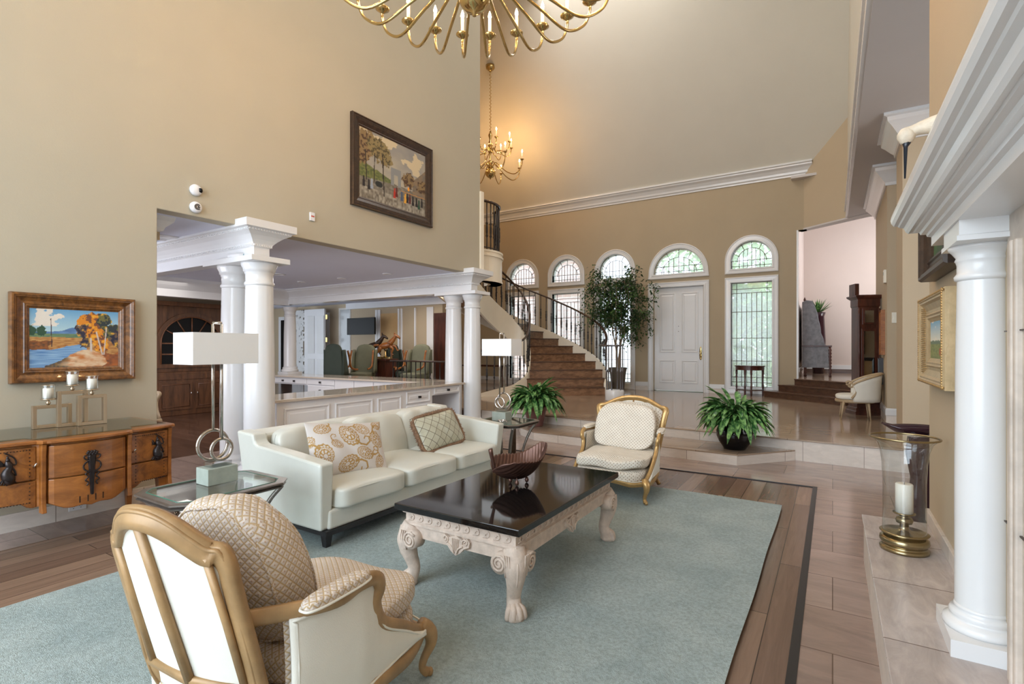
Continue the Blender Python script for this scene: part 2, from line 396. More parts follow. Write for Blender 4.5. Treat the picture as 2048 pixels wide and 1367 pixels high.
def thing(name, label, cat, loc=(0, 0, 0), rz=0.0, group=None):
    o = bpy.data.objects.new(name, None); COL.objects.link(o); o.location = Vector(loc)*K; o.rotation_euler = (0, 0, rz)
    o.empty_display_size = 0.1
    return tag(o, label, cat, group)
def kids(o): return [c for c in bpy.data.objects if c.parent == o]
def copy_tree(o, parent=None):
    c = o.copy(); COL.objects.link(c)
    if parent: c.parent = parent
    for ch in kids(o): copy_tree(ch, c)
    return c
def dup(o, loc, rz, label, group=None):
    c = copy_tree(o); c.location = Vector(loc)*K; c.rotation_euler = (0, 0, rz); c['label'] = label
    if group: c['group'] = group
    return c
def bez(pts, n=8):
    """smooth curve through points (Catmull-Rom)"""
    P = [Vector(p) for p in pts]; P = [P[0]*2-P[1]]+P+[P[-1]*2-P[-2]]; out = []
    for i in range(1, len(P)-2):
        a, b, c, d = P[i-1:i+3]
        for k in range(n):
            t = k/n; out.append(0.5*((2*b)+(c-a)*t+(2*a-5*b+4*c-d)*t*t+(3*b-a-3*c+d)*t**3))
    out.append(P[-2]); return out
def arc(cx, cy, r, a0, a1, n=16): return [(cx+r*math.cos(rad(a0+(a1-a0)*i/n)), cy+r*math.sin(rad(a0+(a1-a0)*i/n))) for i in range(n+1)]
# ================================================================ THE SETTING
FZ = 0.24; SZ = 0.12; HD = 2.40
# ---- floors
b = MB(); b.box(-4.73, 0.155, -3, 5.30, -0.12, 0.0); struct(b.build('floor', 'floor_wood'))
# tile strips around the wooden floor
b = MB(); b.box(-4.73, -4.33, -3, 5.33, -0.1, 0.004)
b.box(-0.115, 3.0, -3, 5.33, -0.1, 0.004)
b.box(-4.73, 3.0, 5.33, 6.9, -0.1, 0.004); struct(b.build('floor_tile', 'tile'))
b = MB(); b.box(-0.15, -0.115, -3, 5.33, 0.0, 0.008); b.box(-4.33, -0.115, 5.315, 5.328, 0, 0.008); struct(b.build('trim_2', 'black_wood'))
b = MB(); b.box(-13.2, -4.73, -0.5, 6.66, -0.12, 0.0); struct(b.build('floor_dining', 'floor_dark'))
b = MB(); b.box(-6.3, -4.72, -0.5, 6.4, -0.1, 0.003); struct(b.build('floor_opening', 'tile'))
# foyer platform with its first step
edge = [(3.0, 6.30), (0.43, 6.42), (-1.81, 6.60), (-4.14, 6.82), (-4.75, 6.9)]
b = MB(); b.mi = 0
b.prism(edge+[(-9.2, 6.9), (-9.2, 12.2), (3.0, 12.2)], -0.1, FZ-0.018); struct(b.build('floor_foyer_riser', 'riser'))
b = MB(); e2 = [(x, y-0.012) for x, y in edge]
b.prism(e2+[(-9.2, 6.888), (-9.2, 12.2), (3.0, 12.2)], FZ-0.018, FZ); struct(b.build('floor_foyer', 'tile_foyer', bevel=0.003))
st = [(-0.35, 6.475), (-0.86, 5.87), (-3.42, 6.03), (-3.78, 6.28), (-4.14, 6.81), (-1.81, 6.59)]
b = MB(); b.prism(st, -0.05, SZ-0.016); struct(b.build('floor_step_riser', 'riser'))
cs = Vector((-2.2, 6.45)); b = MB(); b.prism([tuple(Vector(p)+(Vector(p)-cs).normalized()*0.010*(1 if p[1] < 6.4 else 0)) for p in st], SZ-0.016, SZ)
struct(b.build('floor_step', 'tile_foyer', bevel=0.003))
b = MB(); b.box(-14.6, -9.2, 6.66, 9.25, -0.1, FZ); b.box(-9.2, -4.9, 6.66, 6.9, -0.1, FZ-0.002); struct(b.build('floor_study', 'floor_dark'))
# ---- left wall with its long opening
LX = -4.73
b = MB()
b.prism([(-3, 0), (2.04, 0), (2.04, HD), (6.62, HD), (6.62, 9.0), (-3, 9.0)], LX-0.16, LX, 'x')
struct(b.build('wall_left', 'wall_left', bevel=0.006))
b = MB(); b.box(LX, LX+0.015, -3, 2.03, 0.0, 0.125); b.box(LX-0.15, LX+0.015, 2.03, 2.045, 0, 0.125); struct(b.build('baseboard_left', 'riser', bevel=0.003))
# ---- dining and bar rooms behind the opening
b = MB(); b.box(-13.2, LX-0.16, -0.5, 6.66, HD, HD+0.08); b.box(-14.6, -7.6, 6.66, 9.25, HD, HD+0.08); struct(b.build('ceiling_dining', 'ceil'))
b = MB(); b.box(-10.9, -10.78, -0.5, 6.66, 0, HD); b.box(-14.6, -14.5, 6.5, 9.25, 0, HD); struct(b.build('wall_dining_left', 'wall_olive'))
b = MB(); b.box(-10.9, LX-0.16, -0.6, -0.5, 0, HD); struct(b.build('wall_dining_back', 'wall_olive'))
b = MB(); b.box(-14.5, -7.6, 9.15, 9.25, 0.0, HD); struct(b.build('wall_study', 'wall'))
# ---- entry wall with arched windows and the door
EY = 12.08; bays = [(-7.22, 0.40, 0.40), (-5.89, 0.40, 0.40), (-4.56, 0.40, 0.40), (-1.485, 0.40, 0.40)]
ZL, ZT, ZA = 0.41, 2.66, 2.97    # sill, head, arch sill
def bay(b, xc, hw, spring, r, x0, x1, floor_z, head):
    b.box(x0, xc-hw, EY, EY+0.2, 0, spring); b.box(xc+hw, x1, EY, EY+0.2, 0, spring)
    b.box(xc-hw, xc+hw, EY, EY+0.2, head, ZA)
    if floor_z > FZ: b.box(xc-hw, xc+hw, EY, EY+0.2, 0, floor_z)
    if x0 < xc-r-1e-4: b.box(x0, xc-r, EY, EY+0.2, spring, spring+r)
    if x1 > xc+r+1e-4: b.box(xc+r, x1, EY, EY+0.2, spring, spring+r)
    A = arc(xc, spring, r, 180, 0, 24)
    for (ax, az), (bx, bz) in zip(A, A[1:]):
        b.prism([(ax, az), (bx, bz), (bx, spring+r), (ax, spring+r)], EY, EY+0.2, 'y')
b = MB()
bay(b, -7.22, 0.40, 3.145, 0.40, -9.2, -6.555, ZL, ZT); bay(b, -5.89, 0.40, 3.145, 0.40, -6.555, -5.225, ZL, ZT)
bay(b, -4.56, 0.40, 3.145, 0.40, -5.225, -3.9, ZL, ZT); bay(b, -1.485, 0.40, 3.145, 0.40, -2.25, -0.63, ZL, ZT)
bay(b, -3.03, 0.56, 2.97, 0.56, -3.9, -2.25, FZ, 2.65)
b.box(-0.63, -0.45, EY, EY+0.2, 3.67, 4.95)
for x0, x1, z in ((-9.2, -3.9, 3.545), (-2.25, -0.63, 3.545), (-3.9, -2.25, 3.53)): b.box(x0, x1, EY, EY+0.2, z, 4.95)
struct(b.build('wall_entry', 'wall_olive'))
b = MB()
for x0, x1 in ((-9.2, -7.75), (-6.69, -6.42), (-5.36, -5.09), (-4.03, -3.72), (-2.34, -2.02), (-0.95, -0.63)):
    b.box(x0, x1, EY-0.02, EY+0.001, FZ+0.1, FZ+0.20)
struct(b.build('baseboard_entry', 'white', bevel=0.006))
b = MB()
for x0, x1 in ((-9.2, -7.75), (-6.69, -6.42), (-5.36, -5.09), (-4.03, -3.72), (-2.34, -2.02), (-0.95, -0.63)):
    b.box(x0, x1, EY-0.015, EY+0.001, FZ, FZ+0.1)
struct(b.build('trim_3', 'riser'))
def casing(b, pts_o, pts_i, y):            # moulded band between two outlines, three steps
    n = len(pts_o)
    def ring(f, yy): return [(pi[0]+(po[0]-pi[0])*f, yy, pi[1]+(po[1]-pi[1])*f) for po, pi in zip(pts_o, pts_i)]
    rs = [ring(1, y), ring(1, y-0.035), ring(0.86, y-0.04), ring(0.80, y-0.028), ring(0.35, y-0.022), ring(0.28, y-0.032), ring(0.12, y-0.03), ring(0.06, y-0.012), ring(0, y-0.01), ring(0, y+0.12)]
    b.loops(rs, (False, False))
def arch_outline(xc, hw, z0, spring, r, n=24):
    return [(xc-hw, z0)]+[(x, z) for x, z in arc(xc, spring, r, 180, 0, n)]+[(xc+hw, z0)]
def pane_and_leads(win, xc, hw, z0, z1, spring=None, arched=False):
    g = MB()
    if arched: g.prism(arch_outline(xc, hw, z0, spring, hw), EY+0.09, EY+0.096, 'y')
    else: g.box(xc-hw, xc+hw, EY+0.09, EY+0.096, z0, z1)
    g.build('pane', 'leaded', win)
    l = MB(); y = EY+0.088; t = 0.0075
    def bar(p, q): l.tube([(p[0], y, p[1]), (q[0], y, q[1])], t, 4)
    if arched:
        ri = hw*0.72; n = 7
        A = arc(xc, spring-0.02, ri, 180, 0, 20)
        l.tube([(a, y, c) for a, c in A], t, 4)
        for i in range(n):
            x = xc-ri+2*ri*(i+0.5)/n*1.0; h = math.sqrt(max(0, ri*ri-(x-xc)**2)); bar((x, z0), (x, spring-0.02+h))
        bar((xc-hw, z0+0.06), (xc+hw, z0+0.06)); bar((xc-hw, z0+0.18), (xc+hw, z0+0.18))
        for a in (25, 60, 90, 120, 155): bar((xc+ri*math.cos(rad(a)), spring-0.02+ri*math.sin(rad(a))), (xc+hw*math.cos(rad(a)), spring+hw*math.sin(rad(a))))
    else:
        for i in range(1, 8): bar((xc-hw+2*hw*i/8, z0), (xc-hw+2*hw*i/8, z1-(0.22 if 1 < i < 7 else 0)))
        for z in (0.09, 0.2, 0.55, 1.05, 1.62, 2.03, 2.12): bar((xc-hw, z0+z), (xc+hw, z0+z))
    l.build('lead_lines', 'lead', win)
for k, (xc, hw, r) in enumerate(bays):
    a = MB(); casing(a, arch_outline(xc, 0.525, 2.86, 3.145, 0.525), arch_outline(xc, 0.40, 2.97, 3.145, 0.40), EY)
    w1 = struct(a.build('window_%d' % (2*k+1), 'white', smooth=False)); pane_and_leads(w1, xc, 0.40, 2.97, 3.545, 3.145, True)
    a = MB(); casing(a, [(xc-0.525, FZ), (xc-0.525, 2.78), (xc+0.525, 2.78), (xc+0.525, FZ)], [(xc-0.40, ZL), (xc-0.40, 2.66), (xc+0.40, 2.66), (xc+0.40, ZL)], EY)
    w2 = struct(a.build('window_%d' % (2*k+2), 'white', smooth=False)); pane_and_leads(w2, xc, 0.40, ZL, 2.66)
a = MB(); casing(a, arch_outline(-3.03, 0.69, 2.86, 2.98, 0.675), arch_outline(-3.03, 0.56, 2.97, 2.971, 0.56), EY)
w1 = struct(a.build('window_9', 'white', smooth=False)); pane_and_leads(w1, -3.03, 0.56, 2.97, 3.53, 2.971, True)
# the front door
a = MB(); casing(a, [(-3.72, FZ), (-3.72, 2.77), (-2.34, 2.77), (-2.34, FZ)], [(-3.60, FZ), (-3.60, 2.65), (-2.46, 2.65), (-2.46, FZ)], EY)
struct(a.build('trim_1', 'white', smooth=False))
dr = struct(bpy.data.objects.new('door_1', None)); COL.objects.link(dr)
dm = MB(); dm.box(-3.60, -2.46, EY+0.05, EY+0.11, FZ+0.01, 2.65); dm.build('door_slab', 'white', dr)
for x0, x1 in ((-3.47, -3.10), (-2.96, -2.59)):
    for z0, z1 in ((0.43, 0.96), (1.14, 2.52)):
        p = MB(); p.rloft(x0, x1, z0, z1, [(0, 0), (0, 0.014), (-0.018, 0.018), (-0.03, 0.004), (-0.045, 0.004), (-0.07, 0.016)])
        for v in p.bm.verts: x, y, z = v.co; v.co = (x, EY+0.05-z, y)
        p.build('door_panel', 'white', dr, smooth=False)
p = MB(); p.lathe([(0.001, -0.15), (0.022, -0.13), (0.03, -0.04), (0.024, 0.0), (0.03, 0.05), (0.02, 0.13), (0.001, 0.16)], (-2.535, EY+0.045, 1.12), 12, sy=0.25)
p.lathe([(0.006, -0.10), (0.012, -0.02), (0.02, 0.0), (0.012, 0.03), (0.006, 0.09)], (-2.535, EY+0.0, 1.12), 10); p.build('door_handle', 'brass', dr)
for z in (0.5, 1.1, 1.75, 2.35):
    p = MB(); p.box(-3.61, -3.595, EY+0.035, EY+0.05, z-0.05, z+0.05); p.build('door_hinge', 'iron', dr)
p = MB(); p.box(-3.035, -3.02, EY+0.044, EY+0.05, 1.74, 1.755); p.box(-3.035, -3.02, EY+0.044, EY+0.05, 1.62, 1.635); p.build('peephole', 'iron', dr)
# ---- crown above the entry wall
prof = [(0, 4.78), (0.02, 4.78), (0.025, 4.81), (0.05, 4.83), (0.06, 4.87), (0.10, 4.93), (0.15, 4.965), (0.155, 4.99), (0.19, 5.0), (0.19, 5.035), (0, 5.035)]
b = MB(); b.loops([[(x, EY-o, z) for o, z in prof] for x in (-9.2, -0.35)]); struct(b.build('trim_4', 'white'))
# ---- vault: slope rising from the entry wall, flat top, gables
b = MB(); b.prism([(EY+0.1, 4.98), (EY-0.12, 5.02), (EY-0.12-3.32, 9.0), (EY+0.1-3.32, 9.25)], -9.3, 0.30, 'x'); struct(b.build('ceiling_vault', 'vault'))
b = MB(); b.box(-9.3, 0.5, -3.1, 9.0, 9.0, 9.1); struct(b.build('ceiling', 'vault'))
b = MB(); b.box(-9.3, -9.15, 9.25, 12.2, 0, 9.1); b.box(-9.3, -9.15, 6.5, 9.25, HD+0.08, 9.1); struct(b.build('wall_stair_left', 'wall'))
b = MB(); b.box(-9.3, LX-0.16, 6.50, 6.60, 2.9, 9.1); struct(b.build('wall_stair_back', 'wall'))
# ---- diagonal header over the hall opening, soffit and right side
b = MB(); dxy = [(-0.50, EY), (0.24, 11.50), (0.34, 11.63), (-0.40, EY+0.15)]
b.prism(dxy, 3.68, 9.0); struct(b.build('wall_diagonal', 'wall'))
b = MB(); b.prism([(-0.60, EY+0.01), (-0.50, EY-0.001), (0.24, 11.499), (1.3, 10.67), (1.5, 10.9), (-0.55, EY+0.25)], 3.67, 3.70); struct(b.build('trim_5', 'soffit'))
b = MB(); b.box(0.24, 3.0, -3.0, 11.6, 3.68, 3.78); struct(b.build('ceiling_soffit', 'soffit'))
b = MB(); b.box(0.24, 0.40, -3.0, 11.52, 3.78, 9.0); struct(b.build('wall_right_upper', 'vault'))
b = MB(); b.box(0.205, 0.245, -3.0, 11.48, 3.69, 3.80); b.box(0.185, 0.245, -3.0, 11.48, 3.80, 3.84); struct(b.build('trim_6', 'white'))
# right side: chimney wall, recess wall, pier
b = MB(); b.box(0.465, 0.65, -3.0, 3.72, 0, 3.68); struct(b.build('wall_right', 'wall', bevel=0.004))
b = MB(); b.box(0.62, 3.0, 6.71, 6.86, 0, 3.68); b.box(0.62, 0.70, 6.861, 7.3, 0, 3.68); struct(b.build('wall_recess', 'wall'))
b = MB(); b.box(0.62, 0.78, 8.5, 10.6, 0, 3.68); struct(b.build('wall_pier', 'wall'))
b = MB(); b.box(2.95, 3.05, -3, 16, 0, 3.7); struct(b.build('wall_right_far', 'wall'))
cp = [(0.0, 3.42), (0.02, 3.42), (0.025, 3.46), (0.05, 3.49), (0.10, 3.56), (0.135, 3.60), (0.14, 3.64), (0.17, 3.65), (0.17, 3.68)]
b = MB(); b.rloft(0.62, 3.0, 6.71, 7.3, cp); struct(b.build('trim_7', 'white'))
b = MB(); b.rloft(0.62, 0.80, 8.5, 10.6, cp); struct(b.build('trim_8', 'white'))
b = MB(); b.rloft(0.62, 0.78, 8.5, 10.6, [(0.012, FZ+0.1), (0.02, FZ+0.11), (0.02, FZ+0.18), (0.008, FZ+0.2)]); struct(b.build('baseboard_right', 'white'))
b = MB(); b.rloft(0.62, 0.78, 8.5, 10.6, [(0.012, FZ), (0.012, FZ+0.1)]); struct(b.build('trim_9', 'riser'))
# hall beyond the diagonal opening, three steps up
HZ = 0.615
d1 = Vector((0.79, -0.613)); nrm = Vector((-0.613, -0.79))
def step_poly(off, x_out): 
    p0 = Vector((-0.63, EY-0.02))+nrm*off; return [tuple(p0-d1*x_out), tuple(p0+d1*2.3), tuple(p0+d1*2.3-nrm*1.2), tuple(p0-d1*x_out-nrm*0.02-d1*0)]
stp = thing('hall_steps', 'three brown wooden steps rising diagonally into the hall by the clock', 'steps')
for k, (off, xo, z) in enumerate(((0.64, 0.26, 0.365), (0.36, 0.16, 0.49), (0.10, 0.0, 0.612))):
    p = MB(); p0 = Vector((-0.60, EY-0.01))+nrm*off; q0 = p0-d1*xo
    P = [tuple(q0), tuple(p0+d1*1.50), tuple(p0+d1*1.50-nrm*(off+0.2)), tuple(q0-nrm*min(off+0.2, 0.3 if xo else 0.3))]
    P = [(x, min(y, EY-0.025) if x < -0.62 else y) for x, y in P]
    p.prism(P, FZ-0.02+k*0.001, z-0.02); p.build('riser', 'tread', stp)
    p = MB(); P2 = [tuple(Vector(P[0])+nrm*0.02), tuple(Vector(P[1])+nrm*0.02), P[2], P[3]]
    p.prism(P2, z-0.02, z); p.build('tread', 'tread', stp, bevel=0.004)
b = MB(); b.prism([(-0.63, EY+0.02), (1.1, 10.75), (2.95, 10.75), (2.95, 15.3), (-0.63, 15.3)], 0.2, HZ); struct(b.build('floor_hall', 'tile_foyer'))
b = MB(); b.box(-0.68, 3.0, 15.2, 15.3, 0, 4.7); b.box(-0.72, -0.63, EY+0.2, 15.3, 0, 4.7); struct(b.build('wall_hall', 'pink'))
b = MB(); b.box(-0.72, 3.0, 11.9, 15.3, 4.7, 4.75); b.box(0.30, 3.0, 11.6, 11.9, 3.75, 4.75); struct(b.build('ceiling_hall', 'soffit'))
b = MB(); b.box(-0.63, -0.60, EY-0.005, EY+0.26, HZ-0.2, 3.67); struct(b.build('trim_10', 'white'))
b = MB(); b.box(-0.63, 3.0, 15.18, 15.2, HZ+0.1, HZ+0.2); b.box(-0.63, -0.61, EY+0.26, 15.2, HZ+0.1, HZ+0.2); struct(b.build('baseboard_hall', 'white'))
b = MB(); b.box(-0.63, 3.0, 15.185, 15.2, HZ, HZ+0.1); struct(b.build('trim_11', 'tread'))
# ---- wall behind the camera: tall windows on the garden side
b = MB(); b.box(-4.9, -4.7, -3.1, -3.0, 0, 9.1); b.box(0.0, 3.0, -3.1, -3.0, 0, 9.1); b.box(-4.7, 0.0, -3.1, -3.0, 7.0, 9.1); b.box(-4.7, 0, -3.1, -3.0, 0, 0.45)
struct(b.build('wall_back', 'wall'))
b = MB(); b.box(-4.7, 0, -3.06, -3.03, 4.1, 4.25)
for x in (-4.7, -3.15, -1.6, -0.06): b.box(x, x+0.06, -3.06, -3.03, 0.45, 7.0)
bw = struct(b.build('window_10', 'white')); g = MB(); g.box(-4.7, 0, -3.045, -3.04, 0.45, 7.0); g.build('pane', 'glass', bw)
# ---- outside
b = MB(); b.box(-30, 12, 12.5, 40, -0.3, 0.0); b.box(-12, 8, -12, -3.2, -0.3, 0); struct(b.build('ground', 'patio'))
b = MB(); b.box(-22, -7.4, 16.2, 16.5, 0, 5.2); tag(b.build('brick_house_wall', 'brickwall'), 'pale red brick wall seen through the windows behind the stairs', 'wall')
random.seed(3)
def bush(name, cx, cy, rx, h, n, label):
    p = MB()
    for i in range(n):
        a, t = random.uniform(0, 6.28), random.random()**0.5; z = random.uniform(0.0, 1); R = math.sqrt(max(0.05, 1-(z*1.6-0.8)**2))
        c = Vector((cx+rx*t*R*math.cos(a), cy+rx*0.7*t*R*math.sin(a), h*z)); d = Vector((random.uniform(-1, 1), random.uniform(-1, 1), random.uniform(-1, 1))).normalized()
        e = d.cross(Vector((0.3, 0.5, 0.8))).normalized(); s = random.uniform(0.14, 0.28)
        p.f([p.v(c), p.v(c+d*s+e*s*0.4), p.v(c+d*2*s), p.v(c+d*s-e*s*0.4)])
    tag(p.build(name, 'hedge', fix=False), label, 'shrub')
bush('garden_shrub', -2.6, 15.8, 1.5, 3.2, 1500, 'bright green shrub outside the tall window right of the door')
bush('garden_tree', -3.0, 21.5, 3.2, 7.0, 2600, 'tall pale green tree seen through the arched window right of the door')
bush('low_hedge', -4.2, 17.5, 1.5, 1.5, 500, 'low green hedge outside the window behind the ficus')
# ================================================================ COLUMNS, BEAMS, STAIR, LIGHTS, BAR
def column(label, cx, cy, z0, z1, r, group, plinth=True):
    t = thing('column', label, 'column', (cx, cy, z0), 0, group); h = z1-z0; k = r/0.14
    p = MB(); p.lathe([(r*1.0, 0.17*k), (r*1.0, h*0.35), (r*0.97, h*0.6), (r*0.88, h-0.20*k)], n=40, cap=False); p.build('shaft', 'white', t, fix=False)
    p = MB(); 
    if plinth: p.box(-r*1.36, r*1.36, -r*1.36, r*1.36, 0, 0.055*k)
    p.lathe([(r*1.30, 0.055*k), (r*1.36, 0.075*k), (r*1.34, 0.10*k), (r*1.18, 0.115*k), (r*1.16, 0.122*k), (r*1.20, 0.135*k), (r*1.18, 0.15*k), (r*1.06, 0.16*k), (r*1.0, 0.18*k)], n=40); p.build('base', 'white', t)
    p = MB(); p.lathe([(r*0.88, h-0.22*k), (r*0.94, h-0.215*k), (r*0.97, h-0.20*k), (r*0.94, h-0.185*k), (r*0.88, h-0.18*k), (r*0.89, h-0.11*k), (r*0.94, h-0.10*k), (r*0.95, h-0.085*k), (r*1.02, h-0.08*k), (r*1.04, h-0.055*k), (r*1.16, h-0.02*k), (r*1.18, h)], n=40)
    p.build('capital', 'white', t); return t
g1 = 'white columns between living room and bar'
column('front white round column behind the sofa end, nearest to the white lamp', -4.76, 2.95, 0, 2.07, 0.14, g1)
column('white round column half hidden just behind the front one near the lamp', -5.18, 2.95, 0, 2.07, 0.14, g1)
column('white column right of the bar counter at the end of the wall', -4.76, 6.45, 0.0, 2.07, 0.135, g1)
column('white column standing left of the one at the wall end, over the counter', -5.13, 6.45, 0.0, 2.07, 0.135, g1)
column('far slim white column rising behind the back bar counter', -9.35, 6.45, 0.721, 2.07, 0.12, g1)
def entab(name, y, x_end, xa):
    p = MB()
    p.box(x_end, -4.72, y-0.08, y+0.08, 2.12, 2.30)
    pf = [(0, 2.30), (0.006, 2.235), (0.018, 2.235), (0.02, 2.25), (0.03, 2.26), (0.07, 2.28), (0.11, 2.305), (0.145, 2.335), (0.155, 2.35), (0.165, 2.35), (0.168, 2.365), (0.18, 2.37), (0.18, 2.40), (0.18, 2.44), (0, 2.44)]
    pf2 = [(0.004, 2.225), (0.018, 2.23), (0.02, 2.25), (0.026, 2.262), (0.05, 2.29), (0.09, 2.325), (0.135, 2.352), (0.14, 2.352), (0.15, 2.37), (0.165, 2.375), (0.18, 2.38), (0.18, 2.45)]
    p.rloft(x_end, -4.72, y-0.08, y+0.08, pf2, (0, 1, 1, 1))
    dn = MB()
    def dent(ox, z, s):
        for k in range(int((0.16+2*ox)/s)):
            yy = y-0.08-ox+s*(k+0.5); p.box(-4.72+ox, -4.72+ox+0.010, yy-s*0.28, yy+s*0.28, z, z+0.018)
        n = int((-4.72-x_end)/s)
        for k in range(min(n, 130)):
            xx = -4.72+ox-s*(k+0.5); p.box(xx-s*0.28, xx+s*0.28, y-0.08-ox-0.010, y-0.08-ox, z, z+0.018)
    dent(0.142, 2.356, 0.028); dent(0.018, 2.232, 0.024)
    o = struct(p.build(name, 'white'))
    q = MB(); q.box(xa, -4.56, y-0.20, y+0.20, 2.07, 2.12); struct(q.build(name, 'white', bevel=0.003)); return o
entab('trim_12', 2.95, -9.2, -5.42); entab('trim_13', 6.45, -9.6, -5.36)
p = MB(); p.prism([(-9.45, 2.1), (-9.3, 2.1), (-9.27, 2.22), (-9.20, 2.28), (-9.12, 2.36), (-9.12, 2.40), (-9.45, 2.40)], -0.5, 6.4, 'y'); struct(p.build('trim_14', 'white'))
# short crown end seen at the left edge of the opening
p = MB(); p.rloft(-6.2, -5.03, 1.2, 2.19, [(0, 2.27), (0.02, 2.28), (0.03, 2.31), (0.08, 2.36), (0.09, 2.40)]); struct(p.build('trim_15', 'white'))
p = MB(); p.box(-6.2, -5.03, 1.2, 2.19, 2.2, 2.28); struct(p.build('wall_dining_pier', 'wall_olive'))
# ---- white corner post and curved balcony at the end of the left wall
p = MB(); p.box(-4.90, -4.70, 6.60, 6.68, 2.45, 3.72); struct(p.build('trim_16', 'stringer'))
bx, by, br = -5.45, 7.22, 0.62
p = MB()
o_pts = arc(bx, by, br, -68, 62, 28)
def ringband(p, r0, r1, z0, z1, a0=-72, a1=70, n=28):
    A = arc(bx, by, r1, a0, a1, n); B = arc(bx, by, r0, a0, a1, n)
    p.loops([[(B[i][0], B[i][1], z0), (A[i][0], A[i][1], z0), (A[i][0], A[i][1], z1), (B[i][0], B[i][1], z1)] for i in range(n+1)])
ringband(p, br-0.25, br, 2.36, 2.86); ringband(p, br-0.2, br+0.025, 2.78, 2.81); ringband(p, br-0.2, br+0.018, 2.855, 2.885); ringband(p, br-0.2, br+0.012, 2.36, 2.39)
p.prism([(-4.95, 6.62)]+arc(bx, by, br-0.02, -68, 70, 20)+[(-6.0, 7.9), (-9.1, 7.9), (-9.1, 6.62)], 2.80, 2.86)
struct(p.build('floor_balcony', 'stringer'))
rail_label = 'wrought iron'
def baluster_mesh(h):
    p = MB(); r = 0.0105
    pr = [(r*1.6, 0), (r*1.6, 0.02), (r, 0.03), (r, h*0.26), (r*2.2, h*0.29), (r*1.2, h*0.32), (r*1.9, h*0.37), (r*1.9, h*0.47), (r*1.2, h*0.52), (r*2.2, h*0.55), (r, h*0.58), (r, h)]
    p.lathe(pr, n=8); return p.build('baluster', 'iron')
proto = baluster_mesh(0.80); used = [False]
def baluster(parent, pos, zs=1.0):
    if not used[0]: o = proto; used[0] = True
    else: o = proto.copy(); COL.objects.link(o)
    o.location = Vector(pos)*K; o.parent = parent; o.scale = (1, 1, zs); return o
t = thing('balcony_railing', 'curved dark iron railing on the white balcony above the stairs', 'railing')
A = arc(bx, by, br-0.05, -66, 68, 30); p = MB(); p.tube([(x, y, 3.70) for x, y in A], (0.022, 0.032), 8, up=(0, 0, 1)); p.build('handrail', 'railwood', t)
p = MB(); p.tube([(x, y, 2.93) for x, y in A], 0.009, 6); p.build('lower_rail', 'iron', t)
for i in range(1, 30, 2): baluster(t, (A[i][0], A[i][1], 2.885), 1.01)
# ---- curved staircase
fwv, rtv = Vector((-math.sin(rad(32)), math.cos(rad(32)))), Vector((math.cos(rad(32)), math.sin(rad(32))))
def W(px, d): 
    l = (px-1024)/1026*d; q = fwv*d+rtv*l; return Vector((q.x, q.y))
outer = [W(*a) for a in ((1210, 10.84), (1213, 11.12), (1207, 11.4), (1193, 11.68), (1172, 11.98), (1147, 12.25), (1118, 12.48), (1087, 12.66), (1053, 12.76), (1020, 12.72), (987, 12.55), (955, 12.25), (925, 11.8), (895, 11.2), (868, 10.5), (850, 9.8))]
inner = [W(*a) for a in ((1043, 10.80), (1051, 10.95), (1057, 11.1), (1059, 11.25), (1059, 11.4), (1056, 11.5), (1050, 11.6), (1041, 11.68), (1028, 11.7), (1012, 11.62), (993, 11.45), (975, 11.15), (958, 10.8), (942, 10.35), (928, 9.8), (918, 9.2))]
NR = 15; RH = (2.88-FZ)/NR
stair = thing('staircase', 'curved wooden staircase rising left behind the front windows', 'staircase')
for k in range(NR):
    z = FZ+RH*(k+1); a0, a1, b0, b1 = inner[k], inner[min(k+1, NR)], outer[k], outer[min(k+1, NR)]
    p = MB(); e0 = a0+(a1-a0)*1.25; e1 = b0+(b1-b0)*1.25
    p.prism([tuple(a0), tuple(b0), tuple(e1), tuple(e0)], z-RH-(0.0 if k else 0), z-0.022); p.build('riser', 'riser_wood', stair)
    out = ((a0-a1).normalized()*0.018, (b0-b1).normalized()*0.018)
    p = MB(); p.prism([tuple(a0+out[0]), tuple(b0+out[1]), tuple(e1), tuple(e0)], z-0.022, z); p.build('tread', 'tread', stair, bevel=0.004)
def smooth_path(P, zs, n=5): return bez([(q.x, q.y, z) for q, z in zip(P, zs)], n)
zn = [FZ+RH*(k+0.6) for k in range(NR+1)]
def stringer(P, zs, thick, below, above, name):
    S = smooth_path(P, zs, 4); rings = []
    for i, q in enumerate(S):
        a = S[max(0, i-1)]; c = S[min(len(S)-1, i+1)]; d = (c-a); d.z = 0; d.normalize(); nn = Vector((-d.y, d.x, 0))*thick/2
        lo = max(q.z-below, FZ); rings.append([(q.x-nn.x, q.y-nn.y, lo), (q.x+nn.x, q.y+nn.y, lo), (q.x+nn.x, q.y+nn.y, q.z+above), (q.x-nn.x, q.y-nn.y, q.z+above)])
    p = MB(); p.loops(rings); return p.build(name, 'stringer', stair)
stringer(outer, zn, 0.05, 0.42, 0.15, 'stringer')
flare = [W(962, 10.55), W(985, 10.62), W(1005, 10.68), W(1026, 10.74)]; fz = [FZ-0.06, FZ+0.0, FZ+0.05, FZ+0.10]
inP = flare+inner[1:]; inZ = fz+[z for z in zn[1:]]
inZ[4] = FZ+0.28
stringer(inP, inZ, 0.05, 0.45, 0.13, 'stringer')
def stair_rail(name, label, P, Z, lift, steps, skip=0):
    t = thing(name, label, 'railing'); S = smooth_path(P, [z+lift for z in Z], 6)
    p = MB(); p.tube(S, (0.020, 0.030), 8, up=(0, 0, 1)); p.build('handrail', 'railwood', t)
    L = 0; last = -1; d = 0
    for a, c in zip(S, S[1:]):
        L += (c-a).length
        if L-d > steps: d = L; baluster(t, (c.x, c.y, c.z-0.80*1.0), 0.995)
    return t
vol = [W(1232, 10.75), W(1222, 10.75)]
